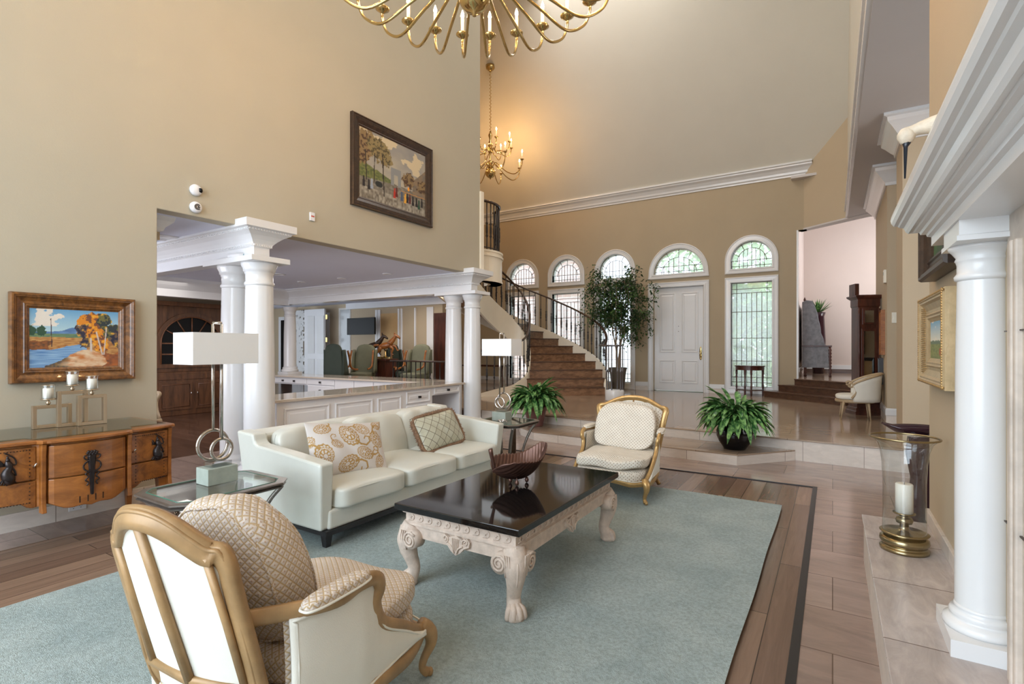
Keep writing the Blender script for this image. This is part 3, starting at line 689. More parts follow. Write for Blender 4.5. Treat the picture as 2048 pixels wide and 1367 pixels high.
stair_rail('stair_railing', 'outer iron stair railing running up in front of the tall windows', outer, zn, 0.95, 0.135)
stair_rail('stair_railing', 'inner iron stair railing curling round from the foyer floor by the small lamp', inP, inZ, 0.95, 0.125)
# newel: ring of posts on a white drum
nx, ny = W(1229, 9.85)
t = thing('newel_cage', 'round cage of pewter posts on a white drum at the stair foot', 'newel', (nx, ny, FZ))
p = MB(); p.lathe([(0.172, 0), (0.178, 0.01), (0.178, 0.19), (0.168, 0.205)], n=32); p.build('drum', 'white', t)
p = MB(); ring = [(0.15*math.cos(a*math.pi/16), 0.15*math.sin(a*math.pi/16), 1.05) for a in range(32)]; p.tube(ring, (0.018, 0.03), 8, closed=True, up=(0, 0, 1)); p.build('ring_rail', 'steel', t)
for a in (20, 90, 160, 200, 270, 340):
    p = MB(); p.lathe([(0.016, 0.20), (0.012, 0.23), (0.012, 0.52), (0.020, 0.54), (0.020, 0.58), (0.012, 0.60), (0.011, 1.04)], (0.15*math.cos(rad(a)), 0.15*math.sin(rad(a)), 0), 10); p.build('post', 'steel', t)
p = MB(); s0 = Vector((outer[0].x-nx, outer[0].y-ny)); p.tube(bez([(s0.x, s0.y, 1.18+0.0), (s0.x*0.9+0.02, s0.y*0.6, 1.09), (s0.x*0.75+0.02, s0.y*0.3, 1.055), (0.06, 0.138, 1.05)], 6), (0.02, 0.03), 8, up=(0, 0, 1)); p.build('rail_end', 'steel', t)
# ---- chandeliers
def chandelier(label, pos, tiers, hub, ball_r, chain_top, candle_h, tube_r, cup_r):
    t = thing('chandelier', label, 'chandelier', pos, 0, 'brass candle chandeliers')
    p = MB(); p.lathe([(0.001, -ball_r*1.25), (ball_r*0.12, -ball_r*1.22), (ball_r*0.14, -ball_r*1.02), (ball_r*0.55, -ball_r*0.85), (ball_r*0.9, -ball_r*0.45), (ball_r, 0), (ball_r*0.9, ball_r*0.45), (ball_r*0.5, ball_r*0.85), (ball_r*0.25, ball_r), (ball_r*0.22, ball_r*1.4), (ball_r*0.45, ball_r*1.7), (ball_r*0.45, ball_r*2.0), (ball_r*0.2, ball_r*2.3), (ball_r*0.2, hub*0.6), (ball_r*0.5, hub*0.66), (ball_r*0.3, hub*0.75), (ball_r*0.18, hub*0.8), (ball_r*0.4, hub*0.9), (0.02, hub)], n=28); p.build('body', 'brass', t)
    p = MB(); p.tube([(0.018*math.sin(i*1.9), 0.018*math.cos(i*1.9), hub+(chain_top-hub)*i/60) for i in range(61)], 0.009, 6); p.build('chain', 'brass', t)
    p = MB(); p.lathe([(0.11, chain_top+0.10), (0.10, chain_top+0.03), (0.04, chain_top-0.02), (0.015, chain_top-0.05)], n=20); p.build('canopy', 'brass', t)
    for n, R, zc, z0, drop, off in tiers:
        a0 = None
        for k in range(n):
            ang = 2*math.pi*(k+off)/n
            if a0 is None:
                p = MB(); q = bez([(ball_r*0.3, 0, z0), (R*0.16, 0, z0+0.10), (R*0.30, 0, z0+0.02), (R*0.52, 0, zc-drop*0.78), (R*0.76, 0, zc-drop), (R*0.93, 0, zc-drop*0.7), (R*1.0, 0, zc-drop*0.25), (R, 0, zc)], 6)
                p.tube(q, tube_r, 8); a0 = p.build('arm', 'brass', t); sub = []
                p = MB(); p.lathe([(0.006, -0.03), (cup_r*0.3, -0.02), (cup_r*0.6, -0.008), (cup_r, 0.006), (cup_r*0.98, 0.012), (cup_r*0.5, 0.004), (0.01, 0.006)], (R, 0, zc), 18); sub.append(p.build('drip_cup', 'brass', a0))
                p = MB(); p.lathe([(0.012, 0.0), (0.012, candle_h)], (R, 0, zc), 12); sub.append(p.build('candle', 'cand', a0))
                p = MB(); p.lathe([(0.004, candle_h), (0.013, candle_h+0.018), (0.010, candle_h+0.035), (0.001, candle_h+0.062)], (R, 0, zc), 10); sub.append(p.build('bulb', 'bulb', a0))
                a0.rotation_euler = (0, 0, ang)
            else:
                c = a0.copy(); COL.objects.link(c); c.rotation_euler = (0, 0, ang)
                for s_ in sub: e = s_.copy(); COL.objects.link(e); e.parent = c
    return t
chandelier('huge brass chandelier of many candle arms cut off by the top of the photo', (-1.80, 2.46, 3.33), [(28, 0.94, 0.33, 0.16, 0.27, 0.25)], 0.75, 0.095, 5.6, 0.135, 0.0100, 0.050)
chandelier('smaller brass chandelier hanging on a long chain above the staircase', (-6.66, 9.72, 5.26), [(8, 0.76, 0.22, 0.12, 0.30, 0.32), (8, 0.50, 0.62, 0.46, 0.20, 0.1)], 0.95, 0.12, 2.36, 0.16, 0.011, 0.045)
# ---- bar: cabinets and worktops
def knob(pos, parent, d=(1, 0)):
    p = MB(); p.cbox((pos[0]+d[0]*0.012, pos[1]-d[1]*0.012, pos[2]), (0.03, 0.03, 0.03)); p.build('knob', 'iron', parent)
CX = -4.80; TZ = 0.72
cab = thing('bar_cabinet', 'white panelled bar cabinet behind the sofa', 'cabinet')
p = MB(); p.box(-5.36, CX, 3.16, 5.55, 0, TZ-0.03); p.build('body', 'white2', cab)
def xpanel(y0, y1, z0, z1, parent, name, face=CX, raise_=0.014):
    p = MB(); p.rloft(y0, y1, z0, z1, [(0, 0.001), (0, 0.012), (-0.010, 0.016), (-0.03, 0.005), (-0.05, 0.005), (-0.065, 0.010)])
    for v in p.bm.verts: a, b_, z = v.co; v.co = (face+z, a, b_)
    return p.build(name, 'white2', parent, smooth=False)
for y0, y1 in ((3.24, 3.80), (3.88, 4.44), (4.52, 4.93)): xpanel(y0, y1, 0.1, 0.62, cab, 'panel')
for z0, z1 in ((0.50, 0.66), (0.28, 0.47), (0.06, 0.25)):
    d_ = xpanel(5.03, 5.50, z0, z1, cab, 'drawer'); knob((CX+0.018, 5.265, (z0+z1)/2), d_)
cab = thing('desk_cabinet', 'white kneehole desk end of the bar beside the column', 'cabinet')
p = MB(); p.box(-5.36, CX, 5.55, 6.20, 0.575, TZ-0.03); p.box(-5.36, -5.33, 5.55, 6.20, 0, 0.575); p.box(-5.33, CX, 6.17, 6.20, 0, 0.575); p.build('body', 'white2', cab)
d_ = xpanel(5.59, 6.15, 0.59, 0.68, cab, 'drawer'); knob((CX+0.018, 5.88, 0.635), d_)
p = MB(); p.prism([(-5.40, 3.10), (CX+0.04, 3.10), (CX+0.04, 6.27), (-5.40, 6.27)], TZ-0.03, TZ); tag(p.build('bar_worktop', 'greytop', bevel=0.004), 'pale polished worktop on the bar counter behind the sofa', 'worktop')
cab = thing('back_bar_cabinet', 'white back bar run of drawers with dark square knobs', 'cabinet')
p = MB(); p.box(-8.2, -5.42, 6.02, 6.60, 0, TZ-0.03); p.box(-9.3, -8.2, 6.02, 6.6, 0.56, TZ-0.03); p.build('body', 'white2', cab)
def ypanel(x0, x1, z0, z1, parent, name, nk=1):
    p = MB(); p.rloft(x0, x1, z0, z1, [(0, 0.001), (0, 0.014), (-0.012, 0.018), (-0.018, 0.016)])
    for v in p.bm.verts: a, b_, z = v.co; v.co = (a, 6.02-z, b_)
    o = p.build(name, 'white2', parent, smooth=False)
    for i in range(nk): knob((x0+(x1-x0)*(i+1)/(nk+1), 6.0, (z0+z1)/2), o, (0, 1))
for x0, x1, nk in ((-9.25, -8.22, 2), (-8.18, -7.45, 1), (-6.45, -5.95, 1), (-5.9, -5.45, 1)): ypanel(x0, x1, 0.58, 0.675, cab, 'drawer', nk)
for z0, z1 in ((0.40, 0.56), (0.20, 0.38)): ypanel(-8.18, -7.45, z0, z1, cab, 'drawer'); ypanel(-6.45, -5.95, z0, z1, cab, 'drawer')
ypanel(-7.42, -6.95, 0.1, 0.675, cab, 'door', 1); ypanel(-6.93, -6.48, 0.1, 0.675, cab, 'door', 1)
p = MB(); p.box(-9.4, -5.405, 5.98, 6.66, TZ-0.03, TZ); tag(p.build('bar_worktop', 'greytop', bevel=0.004), 'pale polished worktop on the back bar cabinets', 'worktop')
# ---- study behind the bar, built solid in place of mirrored panels
WY = 9.15
def wx(px, y): a = (px-1024)/1026; return y*(-0.53-(-a*0.848))/(0.848+a*0.53)
def ybox(name, mat, px0, px1, z0, z1, y=WY, t=0.03, parent=None, bevel=0.0):
    p = MB(); p.box(wx(px0, y), wx(px1, y), y-t, y, z0, z1); return p.build(name, mat, parent, bevel)
o = ybox('study_door', 'white2', 612, 652, FZ, 2.28, 8.9, 0.05); tag(o, 'white panelled door standing ajar behind the bar', 'door')
for q0, q1 in ((616, 629), (635, 648)):
    ybox('door_panel', 'white', q0, q1, 1.1, 2.1, 8.85, 0.012, o, 0.004); ybox('door_panel', 'white', q0, q1, 0.4, 0.95, 8.85, 0.012, o, 0.004)
for z in (0.8, 1.4, 2.0): ybox('hinge', 'brass', 653, 656, z, z+0.12, 8.88, 0.03, o)
tag(ybox('stacked_stone_panel', 'white', 588, 610, FZ, 2.3, 9.1, 0.06), 'white stacked stone panel beside the white study door', 'panel')
random.seed(5)
st_o = bpy.data.objects['stacked_stone_panel']; p = MB()
for i in range(70):
    z = FZ+0.06+random.random()*1.95; a = random.uniform(588, 606); x0 = wx(a, 9.02); p.box(x0, x0+random.uniform(0.06, 0.2), 9.04-random.uniform(0.0, 0.04), 9.05, z, z+random.uniform(0.03, 0.08))
p.build('stone_block', 'white', st_o)['kind'] = 'stuff'
struct(ybox('door_2', 'black', 563, 586, FZ, 2.05, WY-0.005, 0.02)); struct(ybox('trim_17', 'white2', 558, 590, FZ, 2.15, WY, 0.012))  # first box: flat black sheet painting the darkness of an open doorway
g = struct(ybox('window_11', 'leaded', 681, 700, 0.75, 2.25, WY-0.02, 0.012)); struct(ybox('trim_18', 'patio', 678, 702, 0.7, 2.3, WY, 0.01))
tv = ybox('television', 'black', 697, 752, 1.57, 1.98, 8.7, 0.05, None, 0.006); tag(tv, 'black flat television hung high on the study wall', 'television')
ybox('bracket', 'iron', 718, 732, 1.7, 1.85, 9.10, 0.38, tv)
struct(ybox('wall_study_panel', 'tan_panel', 762, 797, FZ, 2.1, WY, 0.01))
for k, (a, b2) in enumerate(((752, 756), (757, 762), (797, 800), (803, 806), (830, 833), (655, 660), (855, 868))): struct(ybox('trim_%d' % (19+k), 'white2', a, b2, FZ, 2.2, WY, 0.03))
struct(ybox('door_3', 'mahog', 869, 895, FZ, 2.05, WY-0.01, 0.02)); 
p = MB(); p.box(-10.78, -6.95, 9.06, 9.15, 2.25, 2.4); struct(p.build('trim_28', 'white2'))
def wing_chair(name, label, px, y, w_, rz, mat, arms=True):
    x = wx(px, y); t = thing(name, label, 'chair', (x, y, FZ), rz, 'wing chairs in the study')
    h = w_/2
    p = MB(); p.cushion((0, 0, 0.40), (h*0.9, 0.24, 0.07), 5); p.build('seat', mat, t)
    p = MB(); p.cushion((0, -0.26, 0.68), (h, 0.05, 0.36), 6, fn=lambda q: (q[0]*(1-0.12*max(0, q[2]/0.36)), q[1]-0.06*q[2], q[2]+0.05*(1-(q[0]/h)**2)*(q[2] > 0.2))); p.build('backrest', mat, t)
    for s in (-1, 1):
        p = MB(); p.grid(lambda u, v: (s*(h+0.01), -0.28+0.22*u*(1-0.65*v), 0.45+0.52*v), 4, 6); p.build('wing', mat, t, solid=0.03)
        p = MB(); p.tube(bez([(s*h, -0.08, 0.95), (s*(h+0.01), -0.02, 0.78), (s*(h+0.01), 0.02, 0.62), (s*(h+0.02), 0.15, 0.56), (s*(h+0.03), 0.27, 0.55)], 5), 0.022, 8); p.build('arm', 'cherry', t)
        for yy in (-0.22, 0.2):
            p = MB(); p.tube([(s*h*0.9, yy, 0.34), (s*h*0.92, yy*1.05, 0)], (0.022,0.022), 6); p.build('leg', 'mahog', t)
    return t
wing_chair('wing_chair', 'grey green wing chair with wooden arms, left of the horse statue', 722, 7.9, 0.50, rad(205), 'greenfab')
wing_chair('wing_chair', 'grey green wing chair facing out, right of the horse statue', 828, 8.3, 0.52, rad(185), 'greenfab')
wing_chair('wing_chair', 'dark green wing chair turned away by the study window', 682, 7.15, 0.40, rad(20), 'darkgreen')
wing_chair('wing_chair', 'narrow dark wing chair seen edge on beside the tan panel', 797, 8.75, 0.30, rad(250), 'darkgreen')
x = wx(762, 8.45); t = thing('study_desk', 'dark mahogany desk carrying the horse statue', 'desk', (x, 8.45, FZ))
p = MB(); p.box(-0.42, 0.36, -0.2, 0.2, 0.72, 0.76); p.build('desk_top', 'mahog', t, bevel=0.005)
p = MB(); p.box(-0.38, 0.32, -0.17, 0.17, 0, 0.72); p.build('body', 'mahog', t)
def horse(label, px, y, z, s, mat):
    t = thing('horse_statue', label, 'statue', (wx(px, y), y, z), rad(25), 'horse statues')
    p = MB(); p.cbox((0, 0, 0.02), (0.26, 0.12, 0.04)); p.lathe([(0.05, 0.04), (0.02, 0.08), (0.02, 0.2)], n=10); p.build('stand', 'brass', t)
    p = MB()
    p.cushion((0, 0, 0.30), (0.17, 0.06, 0.075), 2.2, n=6, rot=Matrix.Rotation(rad(-14), 4, 'Y'))
    p.tube(bez([(0.10, 0, 0.34), (0.19, 0, 0.44), (0.24, 0, 0.52)], 4), [0.07]*1+[0.065, 0.06, 0.055, 0.05, 0.045, 0.042, 0.04, 0.04], 8)
    p.tube(bez([(0.21, 0, 0.53), (0.28, 0, 0.51), (0.35, 0, 0.46)], 3), [0.04, 0.042, 0.04, 0.036, 0.03, 0.025, 0.02], 8)
    p.tube([(0.215, 0.015, 0.56), (0.215, 0.02, 0.61)], [0.014, 0.003], 5); p.tube([(0.215, -0.015, 0.56), (0.215, -0.02, 0.61)], [0.014, 0.003], 5)
    for sy, pts in ((0.035, [(0.12, 0.30), (0.22, 0.28), (0.27, 0.19), (0.31, 0.20)]), (-0.035, [(0.12, 0.28), (0.19, 0.22), (0.16, 0.12), (0.20, 0.09)]), (0.035, [(-0.12, 0.28), (-0.20, 0.18), (-0.26, 0.12), (-0.30, 0.04)]), (-0.035, [(-0.10, 0.26), (-0.15, 0.16), (-0.24, 0.10), (-0.25, 0.05)])):
        p.tube(bez([(a, sy, c) for a, c in pts], 3), [0.045, 0.04, 0.034, 0.028, 0.022, 0.018, 0.016, 0.014, 0.014, 0.016], 7)
    p.tube(bez([(-0.16, 0, 0.31), (-0.25, 0, 0.30), (-0.32, 0, 0.22)], 3), [0.02, 0.026, 0.03, 0.03, 0.026, 0.018, 0.008], 6)
    p.build('horse', mat, t); 
    for c in kids(t): c.scale = (s, s, s)
    return t
horse('tan leaping horse statue on a brass stand, in front of the darker horse', 771, 8.42, FZ+0.76, 1.0, 'cherry')
horse('dark brown leaping horse statue, left of the tan horse', 747, 8.52, FZ+0.76, 1.0, 'frame_dark')
t = thing('guard_railing', 'low dark guard railing in front of the study chairs', 'railing')
x0, x1 = wx(782, 7.7), wx(895, 7.7); p = MB(); p.tube([(x0, 7.7, 0.98), (x1, 7.7, 0.98)], (0.02, 0.035), 8, up=(0, 0, 1)); p.build('handrail', 'railwood', t)
for i in range(12): baluster(t, (x0+(x1-x0)*(i+0.5)/12, 7.7, FZ), 0.92)
# ceiling fixtures
def disc(name, label, cat, px, py, z, r, group=None, emit_=False):
    a, b_ = (px-1024)/1026, (695-py)/1026; d = (z-1.25)/b_; x, y = d*(-0.53+a*0.848), d*(0.848+a*0.53)
    t = thing(name, label, cat, (x, y, z), 0, group)
    p = MB(); p.lathe([(r*0.7, 0.0), (r*0.75, -0.012), (r, -0.008), (r, 0.0)], n=24); p.build('ring', 'white2', t)
    p = MB(); p.lathe([(0.001, -0.002), (r*0.68, -0.003), (r*0.7, 0.0)], n=20, cap=False); p.build('lens', 'downlight' if emit_ else 'white', t); return t
gl = 'recessed lights in the bar ceiling'
disc('downlight', 'recessed ceiling light, leftmost of the three beside the vent grille', 'light', 603, 563, HD, 0.07, gl)
disc('downlight', 'recessed ceiling light, middle one of the three above the bar', 'light', 683, 556, HD, 0.07, gl)
disc('downlight', 'recessed ceiling light, rightmost of the three above the bar', 'light', 774, 547, HD, 0.07, gl)
disc('downlight', 'glowing recessed light over the study behind the bar', 'light', 806, 603, HD, 0.09, gl, True)
disc('ceiling_speaker', 'round grille in the bar ceiling right of the front column', 'vent', 556, 548, HD, 0.11)
disc('ceiling_speaker', 'large pale disc on the ceiling left of the white beam', 'vent', 329, 475, HD, 0.17)
# ================================================================ FURNITURE
# ---- rug
p = MB()
rx0, rx1, ry0, ry1 = -3.33, -0.333, -0.6, 4.52
def rugf(u, v):
    x = rx0+(rx1-rx0)*u; y = ry0+(ry1-ry0)*v; e = 0.003*math.sin(y*5); e2 = 0.006*math.sin(x*5)
    return (x+(e if u in (0, 1) else 0), y+(e2 if v in (0, 1) else 0), 0.022)
G = p.grid(rugf, 40, 60)
p.box(rx0+0.01, rx1-0.01, ry0+0.01, ry1-0.01, 0.0045, 0.021)
rug = tag(p.build('area_rug', 'rug', fix=False), 'large pale sage green pile rug under the seating group', 'rug')
random.seed(11); p = MB()
for i in range(230):
    x = random.uniform(rx0+0.05, rx1-0.01); 
    if not (random.random() < 0.5 or -0.95 < x < -0.8 or x > -0.45): continue
    l = random.uniform(0.02, 0.05) if not (-0.95 < x < -0.78) else random.uniform(0.05, 0.08)
    p.tube([(x, ry1-0.005, 0.016), (x+random.uniform(-0.012, 0.02), ry1+l*0.6, 0.013), (x+random.uniform(-0.03, 0.03), ry1+l, 0.008)], 0.0028, 4)
p.build('fringe', 'champ', rug)['kind'] = 'stuff'

# ---- sofa
sofa = thing('sofa', 'long ivory leather three seat sofa on dark legs', 'sofa', (-3.0, 2.985, 0.022))
y0, y1 = -0.975, 0.985; xf, xb = 0.42, -0.42
p = MB(); p.rloft(xb+0.02, xf-0.01, y0+0.02, y1-0.02, [(0, 0.085), (0, 0.115)]); p.build('plinth_rail', 'black_wood', sofa)
for sx in (xf-0.07, xb+0.13):
    for sy in (y0+0.07, y1-0.07):
        p = MB(); p.loops([[(sx-a, sy-a, z), (sx+a, sy-a, z), (sx+a, sy+a, z), (sx-a, sy+a, z)] for a, z in ((0.018, 0.0), (0.028, 0.09))]); p.build('leg', 'black_wood', sofa, bevel=0.003)
p = MB(); p.box(xb+0.03, xf-0.02, y0+0.05, y1-0.05, 0.112, 0.235); p.build('base', 'leather', sofa, bevel=0.018, seg=3)
for s, yo in ((-1, y0), (1, y1)):                         # arms flare outward and step up to the back
    p = MB(); th = 0.085
    prof = [(xf-0.04, 0.115), (xf+0.0, 0.53), (xf-0.30, 0.56), (xb+0.20, 0.585), (xb+0.17, 0.60), (xb+0.155, 0.655), (xb-0.03, 0.665), (xb+0.03, 0.115)]
    rings = []
    for t_, fl in ((0, 0), (1, 0)):
        rings.append([(x, yo-s*th*t_ + s*0.035*((z-0.115)/0.5)*(1 if t_ == 0 else 0.4), z) for x, z in prof])
    p.loops(rings); p.build('arm', 'leather', sofa, bevel=0.016, seg=3)
p = MB(); p.prism([(xb+0.02, 0.115), (xb+0.16, 0.115), (xb+0.10, 0.63), (xb-0.03, 0.66)], y0+0.07, y1-0.07, 'y'); p.build('back', 'leather', sofa, bevel=0.02, seg=3)
sw = (y1-y0-0.20)/3
random.seed(2)
for k in range(3):
    yc = y0+0.10+sw*(k+0.5)
    ph = random.uniform(0, 6)
    p = MB(); p.cushion((0.125, yc, 0.295), (0.33, sw/2+0.002, 0.068), 9, n=22, fn=lambda q: (q[0]+0.006*math.sin(q[1]*14+ph), q[1], q[2]+(0.020*(1-(q[1]/(sw/2))**2)*(1-(q[0]/0.33)**4) if q[2] > 0 else 0)))
    c = p.build('seat_cushion', 'leather', sofa)
    p = MB(); ring = []
    hx, hy = 0.33*0.985, sw/2*0.985
    for a in range(48):
        t_ = 2*math.pi*a/48; cx, sx_ = math.cos(t_), math.sin(t_); dd = (abs(cx)**9+abs(sx_)**9)**(1/9); ring.append((0.125+hx*cx/dd, yc+hy*sx_/dd, 0.342))
    p.tube(ring, 0.0035, 5, closed=True); p.build('piping', 'leather', c)
    def bk(q, ph=ph):
        w_ = 0.006*math.exp(-((q[2]-0.13)/0.07)**2)*math.sin(q[1]*26+ph)*(q[0] > 0) + 0.005*math.sin(q[2]*20+q[1]*9+ph)*(q[0] > 0)
        return (q[0]*(1-0.25*max(0, q[2])/0.19)+w_-0.25*q[2], q[1]*(1-0.03*max(0, q[2])/0.19), q[2]+0.010*(1-(q[1]/(sw/2))**4)+(0.0025*math.sin(q[1]*30+ph) if q[2] > 0.12 else 0))
    p = MB(); p.cushion((-0.20, yc, 0.475), (0.085, sw/2+0.004, 0.185), 7, n=26, fn=bk); p.build('back_cushion', 'leather', sofa)

# ---- throw pillows
def seg_d(px, py, ax, ay, bx_, by_):
    vx, vy = bx_-ax, by_-ay; t = max(0, min(1, ((px-ax)*vx+(py-ay)*vy)/(vx*vx+vy*vy+1e-9))); return math.hypot(px-ax-vx*t, py-ay-vy*t)
PM = []
def motif(cx, cy, s, rot, flip=1): PM.append((cx, cy, s, math.cos(rot), math.sin(rot), flip))
for m_ in ((0.20, 0.34, 0.30, 1.9, 1), (0.55, 0.16, 0.30, 0.5, -1), (0.86, 0.36, 0.25, -0.5, 1), (0.62, 0.74, 0.34, -1.1, 1), (0.20, 0.84, 0.22, 0.3, 1), (0.93, 0.82, 0.24, 2.5, 1), (0.42, 0.53, 0.17, 2.6, -1), (1.16, 0.16, 0.20, 1.2, 1), (1.18, 0.58, 0.27, 2.1, -1), (0.03, 0.08, 0.2, 0.8, 1), (1.28, 0.93, 0.2, 3.4, 1), (0.0, 0.6, 0.16, 1.4, 1)): motif(*m_)
TAIL = [(0.55, 0.10), (0.85, 0.22), (1.05, 0.5), (0.98, 0.82), (0.72, 0.92), (0.58, 0.76), (0.68, 0.62)]
def paisley_hit(a, b_):
    for cx, cy, s, c, d, fl in PM:
        x, y = (a-cx)/s, (b_-cy)/s
        if x*x+y*y > 2.2: continue
        u, v = x*c+y*d, (-x*d+y*c)*fl
        if any(seg_d(u, v, *TAIL[i], *TAIL[i+1]) < 0.055*(1-0.08*i) for i in range(6)): return True
        ang = math.atan2(v/0.72, u+0.05); rr = math.hypot(u+0.05, v/0.72); R = 0.62*(1+0.28*math.cos(ang)+0.05*math.cos(2*ang))*(1+0.035*math.sin(ang*16)); q = rr/R
        if 0.88 < q < 1.0 or 0.70 < q < 0.76: return True
        if 0.76 <= q <= 0.88: return math.sin(ang*22) > 0.5
        if q < 0.62:
            if 0.52 < q: return True
            if 0.22 < q < 0.30: return True
            return math.sin(ang*9+q*6) > 0.1 and q > 0.30
    return False
def make_pillow(name, label, loc, rot, wid, hei, thick, mat, colfn=None, uvs=None, n=(36, 26), parent=None):
    t = thing(name, label, 'pillow', loc); p = MB(); p.M = rot
    def side(s):
        def f(u, v):
            a, b_ = 2*u-1, 2*v-1; pin = 0.05
            x = a*wid/2*(1-pin*(1-b_*b_)) if True else 0; y = b_*hei/2*(1-pin*1.3*(1-a*a))
            z = s*thick*(max(0, 1-abs(a)**2.6)**0.6)*(max(0, 1-abs(b_)**2.6)**0.6)+0.006*math.sin(a*9+b_*4)*(1-a*a)*(1-b_*b_)
            return (x, y, z)
        return f
    p.grid(side(1), n[0], n[1], uv=uvs or (wid, hei)); p.grid(side(-1), n[0], n[1], uv=uvs or (wid, hei))
    bmesh.ops.remove_doubles(p.bm, verts=p.bm.verts, dist=0.0008)
    p.build('cover', mat, t, colfn=colfn); return t
def frameM(u, v):                # columns: u right, v up, normal
    u = Vector(u).normalized(); v = Vector(v); v = (v-u*v.dot(u)).normalized(); w_ = u.cross(v); m = Matrix((u, v, w_)).transposed().to_4x4(); return m
WHT = tuple(lin(c) for c in (206, 200, 196)); OCH = tuple(lin(c) for c in (172, 136, 78))
cache = {}
def paisley(u, v):
    k = (round(u, 4), round(v, 4))
    if k not in cache: cache[k] = OCH if paisley_hit(u*1.36, v) else WHT
    return cache[k]
make_pillow('paisley_pillow', 'white throw pillow embroidered with ochre paisley swirls', (-2.88, 2.44, 0.545), frameM((0.16, 0.97, -0.10), (-0.42, 0.16, 0.92)), 0.60, 0.39, 0.075, 'vcf', paisley, (1, 1), (190, 130))
q = make_pillow('quilted_pillow', 'sage quilted throw pillow with brown brush fringe', (-2.90, 3.44, 0.535), frameM((0.10, 0.97, 0.10), (-0.48, -0.05, 0.88)), 0.50, 0.32, 0.075, 'quilt_sage')
p = MB(); p.M = frameM((0.10, 0.97, 0.10), (-0.48, -0.05, 0.88)); random.seed(4); ring = []
for i in range(64):
    t_ = 2*math.pi*i/64; c, s_ = math.cos(t_), math.sin(t_); dd = (abs(c)**7+abs(s_)**7)**(1/7); ring.append((0.245*c/dd, 0.157*s_/dd, 0))
p.tube(ring, 0.018, 7, closed=True)
for i in range(900):
    a = ring[i % 64]; c = Vector(ring[(i+1) % 64]); a = Vector(a).lerp(c, random.random()); o_ = Vector((a.x, a.y, 0)).normalized(); e_ = a+o_*random.uniform(0.018, 0.034)+Vector((0, 0, random.uniform(-0.022, 0.022)))
    s_ = o_.cross(Vector((0, 0, 1)))*0.004; p.f([p.v(a-s_), p.v(a+s_), p.v(e_)])
p.build('brush_fringe', 'fringe', q, fix=False)

# ---- coffee table
tb = thing('coffee_table', 'low carved stone coffee table with polished black granite top', 'table', (-1.548, 2.55, 0.022))
hx, hy = 0.378, 0.62
p = MB(); p.box(-hx, hx, -hy, hy, 0.392, 0.425); p.build('table_top', 'granite', tb, bevel=0.004)
p = MB(); p.rloft(-hx+0.045, hx-0.045, -hy+0.045, hy-0.045, [(0, 0.255), (0, 0.315), (0.012, 0.318), (0.012, 0.328), (0.002, 0.334), (0.002, 0.372), (0.014, 0.376), (0.014, 0.392)])
# running wave scrolls on the four apron faces
def scroll(p, o, ax, s, ccw=1, turns=1.6, tr=0.0035):
    pts = []
    for i in range(22):
        t_ = i/21; r = s*(0.15+0.85*t_); a = ccw*turns*2*math.pi*t_+1.2; pts.append(Vector(o)+Vector(ax)*(r*math.cos(a))+Vector((0, 0, r*math.sin(a))))
    p.tube(pts, tr, 5)
for s in (-1, 1):
    for i in range(19):
        y = -hy+0.085+i*(2*hy-0.17)/18; scroll(p, (s*(hx-0.041), y, 0.354), (0, 1, 0), 0.018, 1, 1.0, 0.0032); p.tube([(s*(hx-0.042), y-0.022, 0.338), (s*(hx-0.042), y-0.002, 0.340), (s*(hx-0.042), y+0.014, 0.352)], 0.003, 5)
    for i in range(11):
        x = -hx+0.085+i*(2*hx-0.17)/10; scroll(p, (x, s*(hy-0.041), 0.354), (1, 0, 0), 0.018, 1, 1.0, 0.0032); p.tube([(x-0.022, s*(hy-0.042), 0.338), (x-0.002, s*(hy-0.042), 0.340), (x+0.014, s*(hy-0.042), 0.352)], 0.003, 5)
ap = p.build('apron', 'carved', tb)
def crest(face, s):
    p = MB(); pts = [(-0.085, 0.30), (-0.07, 0.315), (-0.04, 0.305), (0.0, 0.32), (0.04, 0.305), (0.07, 0.315), (0.085, 0.30), (0.08, 0.275), (0.05, 0.262), (0.03, 0.24), (0.0, 0.222), (-0.03, 0.24), (-0.05, 0.262), (-0.08, 0.275)]
    if face == 'x':
        p.prism([(a, b_) for a, b_ in pts], s*(hx-0.05), s*(hx-0.030), 'x')
        for k in (-1, 1): scroll(p, (s*(hx-0.028), k*0.06, 0.295), (0, 1, 0), 0.018, k, 1.4, 0.004); p.tube(bez([(s*(hx-0.028), k*0.045, 0.275), (s*(hx-0.026), k*0.02, 0.26), (s*(hx-0.026), k*0.008, 0.235)], 4), 0.005, 5)
        for k in (-2, -1, 0, 1, 2): p.tube([(s*(hx-0.028), k*0.010, 0.305), (s*(hx-0.026), k*0.006, 0.25)], 0.003, 5)
    else:
        p.prism([(a, b_) for a, b_ in pts], s*(hy-0.05), s*(hy-0.030), 'y')
        for k in (-1, 1): scroll(p, (k*0.06, s*(hy-0.028), 0.295), (1, 0, 0), 0.018, k, 1.4, 0.004); p.tube(bez([(k*0.045, s*(hy-0.028), 0.275), (k*0.02, s*(hy-0.026), 0.26), (k*0.008, s*(hy-0.026), 0.235)], 4), 0.005, 5)
        for k in (-2, -1, 0, 1, 2): p.tube([(k*0.010, s*(hy-0.028), 0.305), (k*0.006, s*(hy-0.026), 0.25)], 0.003, 5)
    p.build('crest', 'carved', ap, bevel=0.004)
for f_ in ('x', 'y'):
    for s in (-1, 1): crest(f_, s)
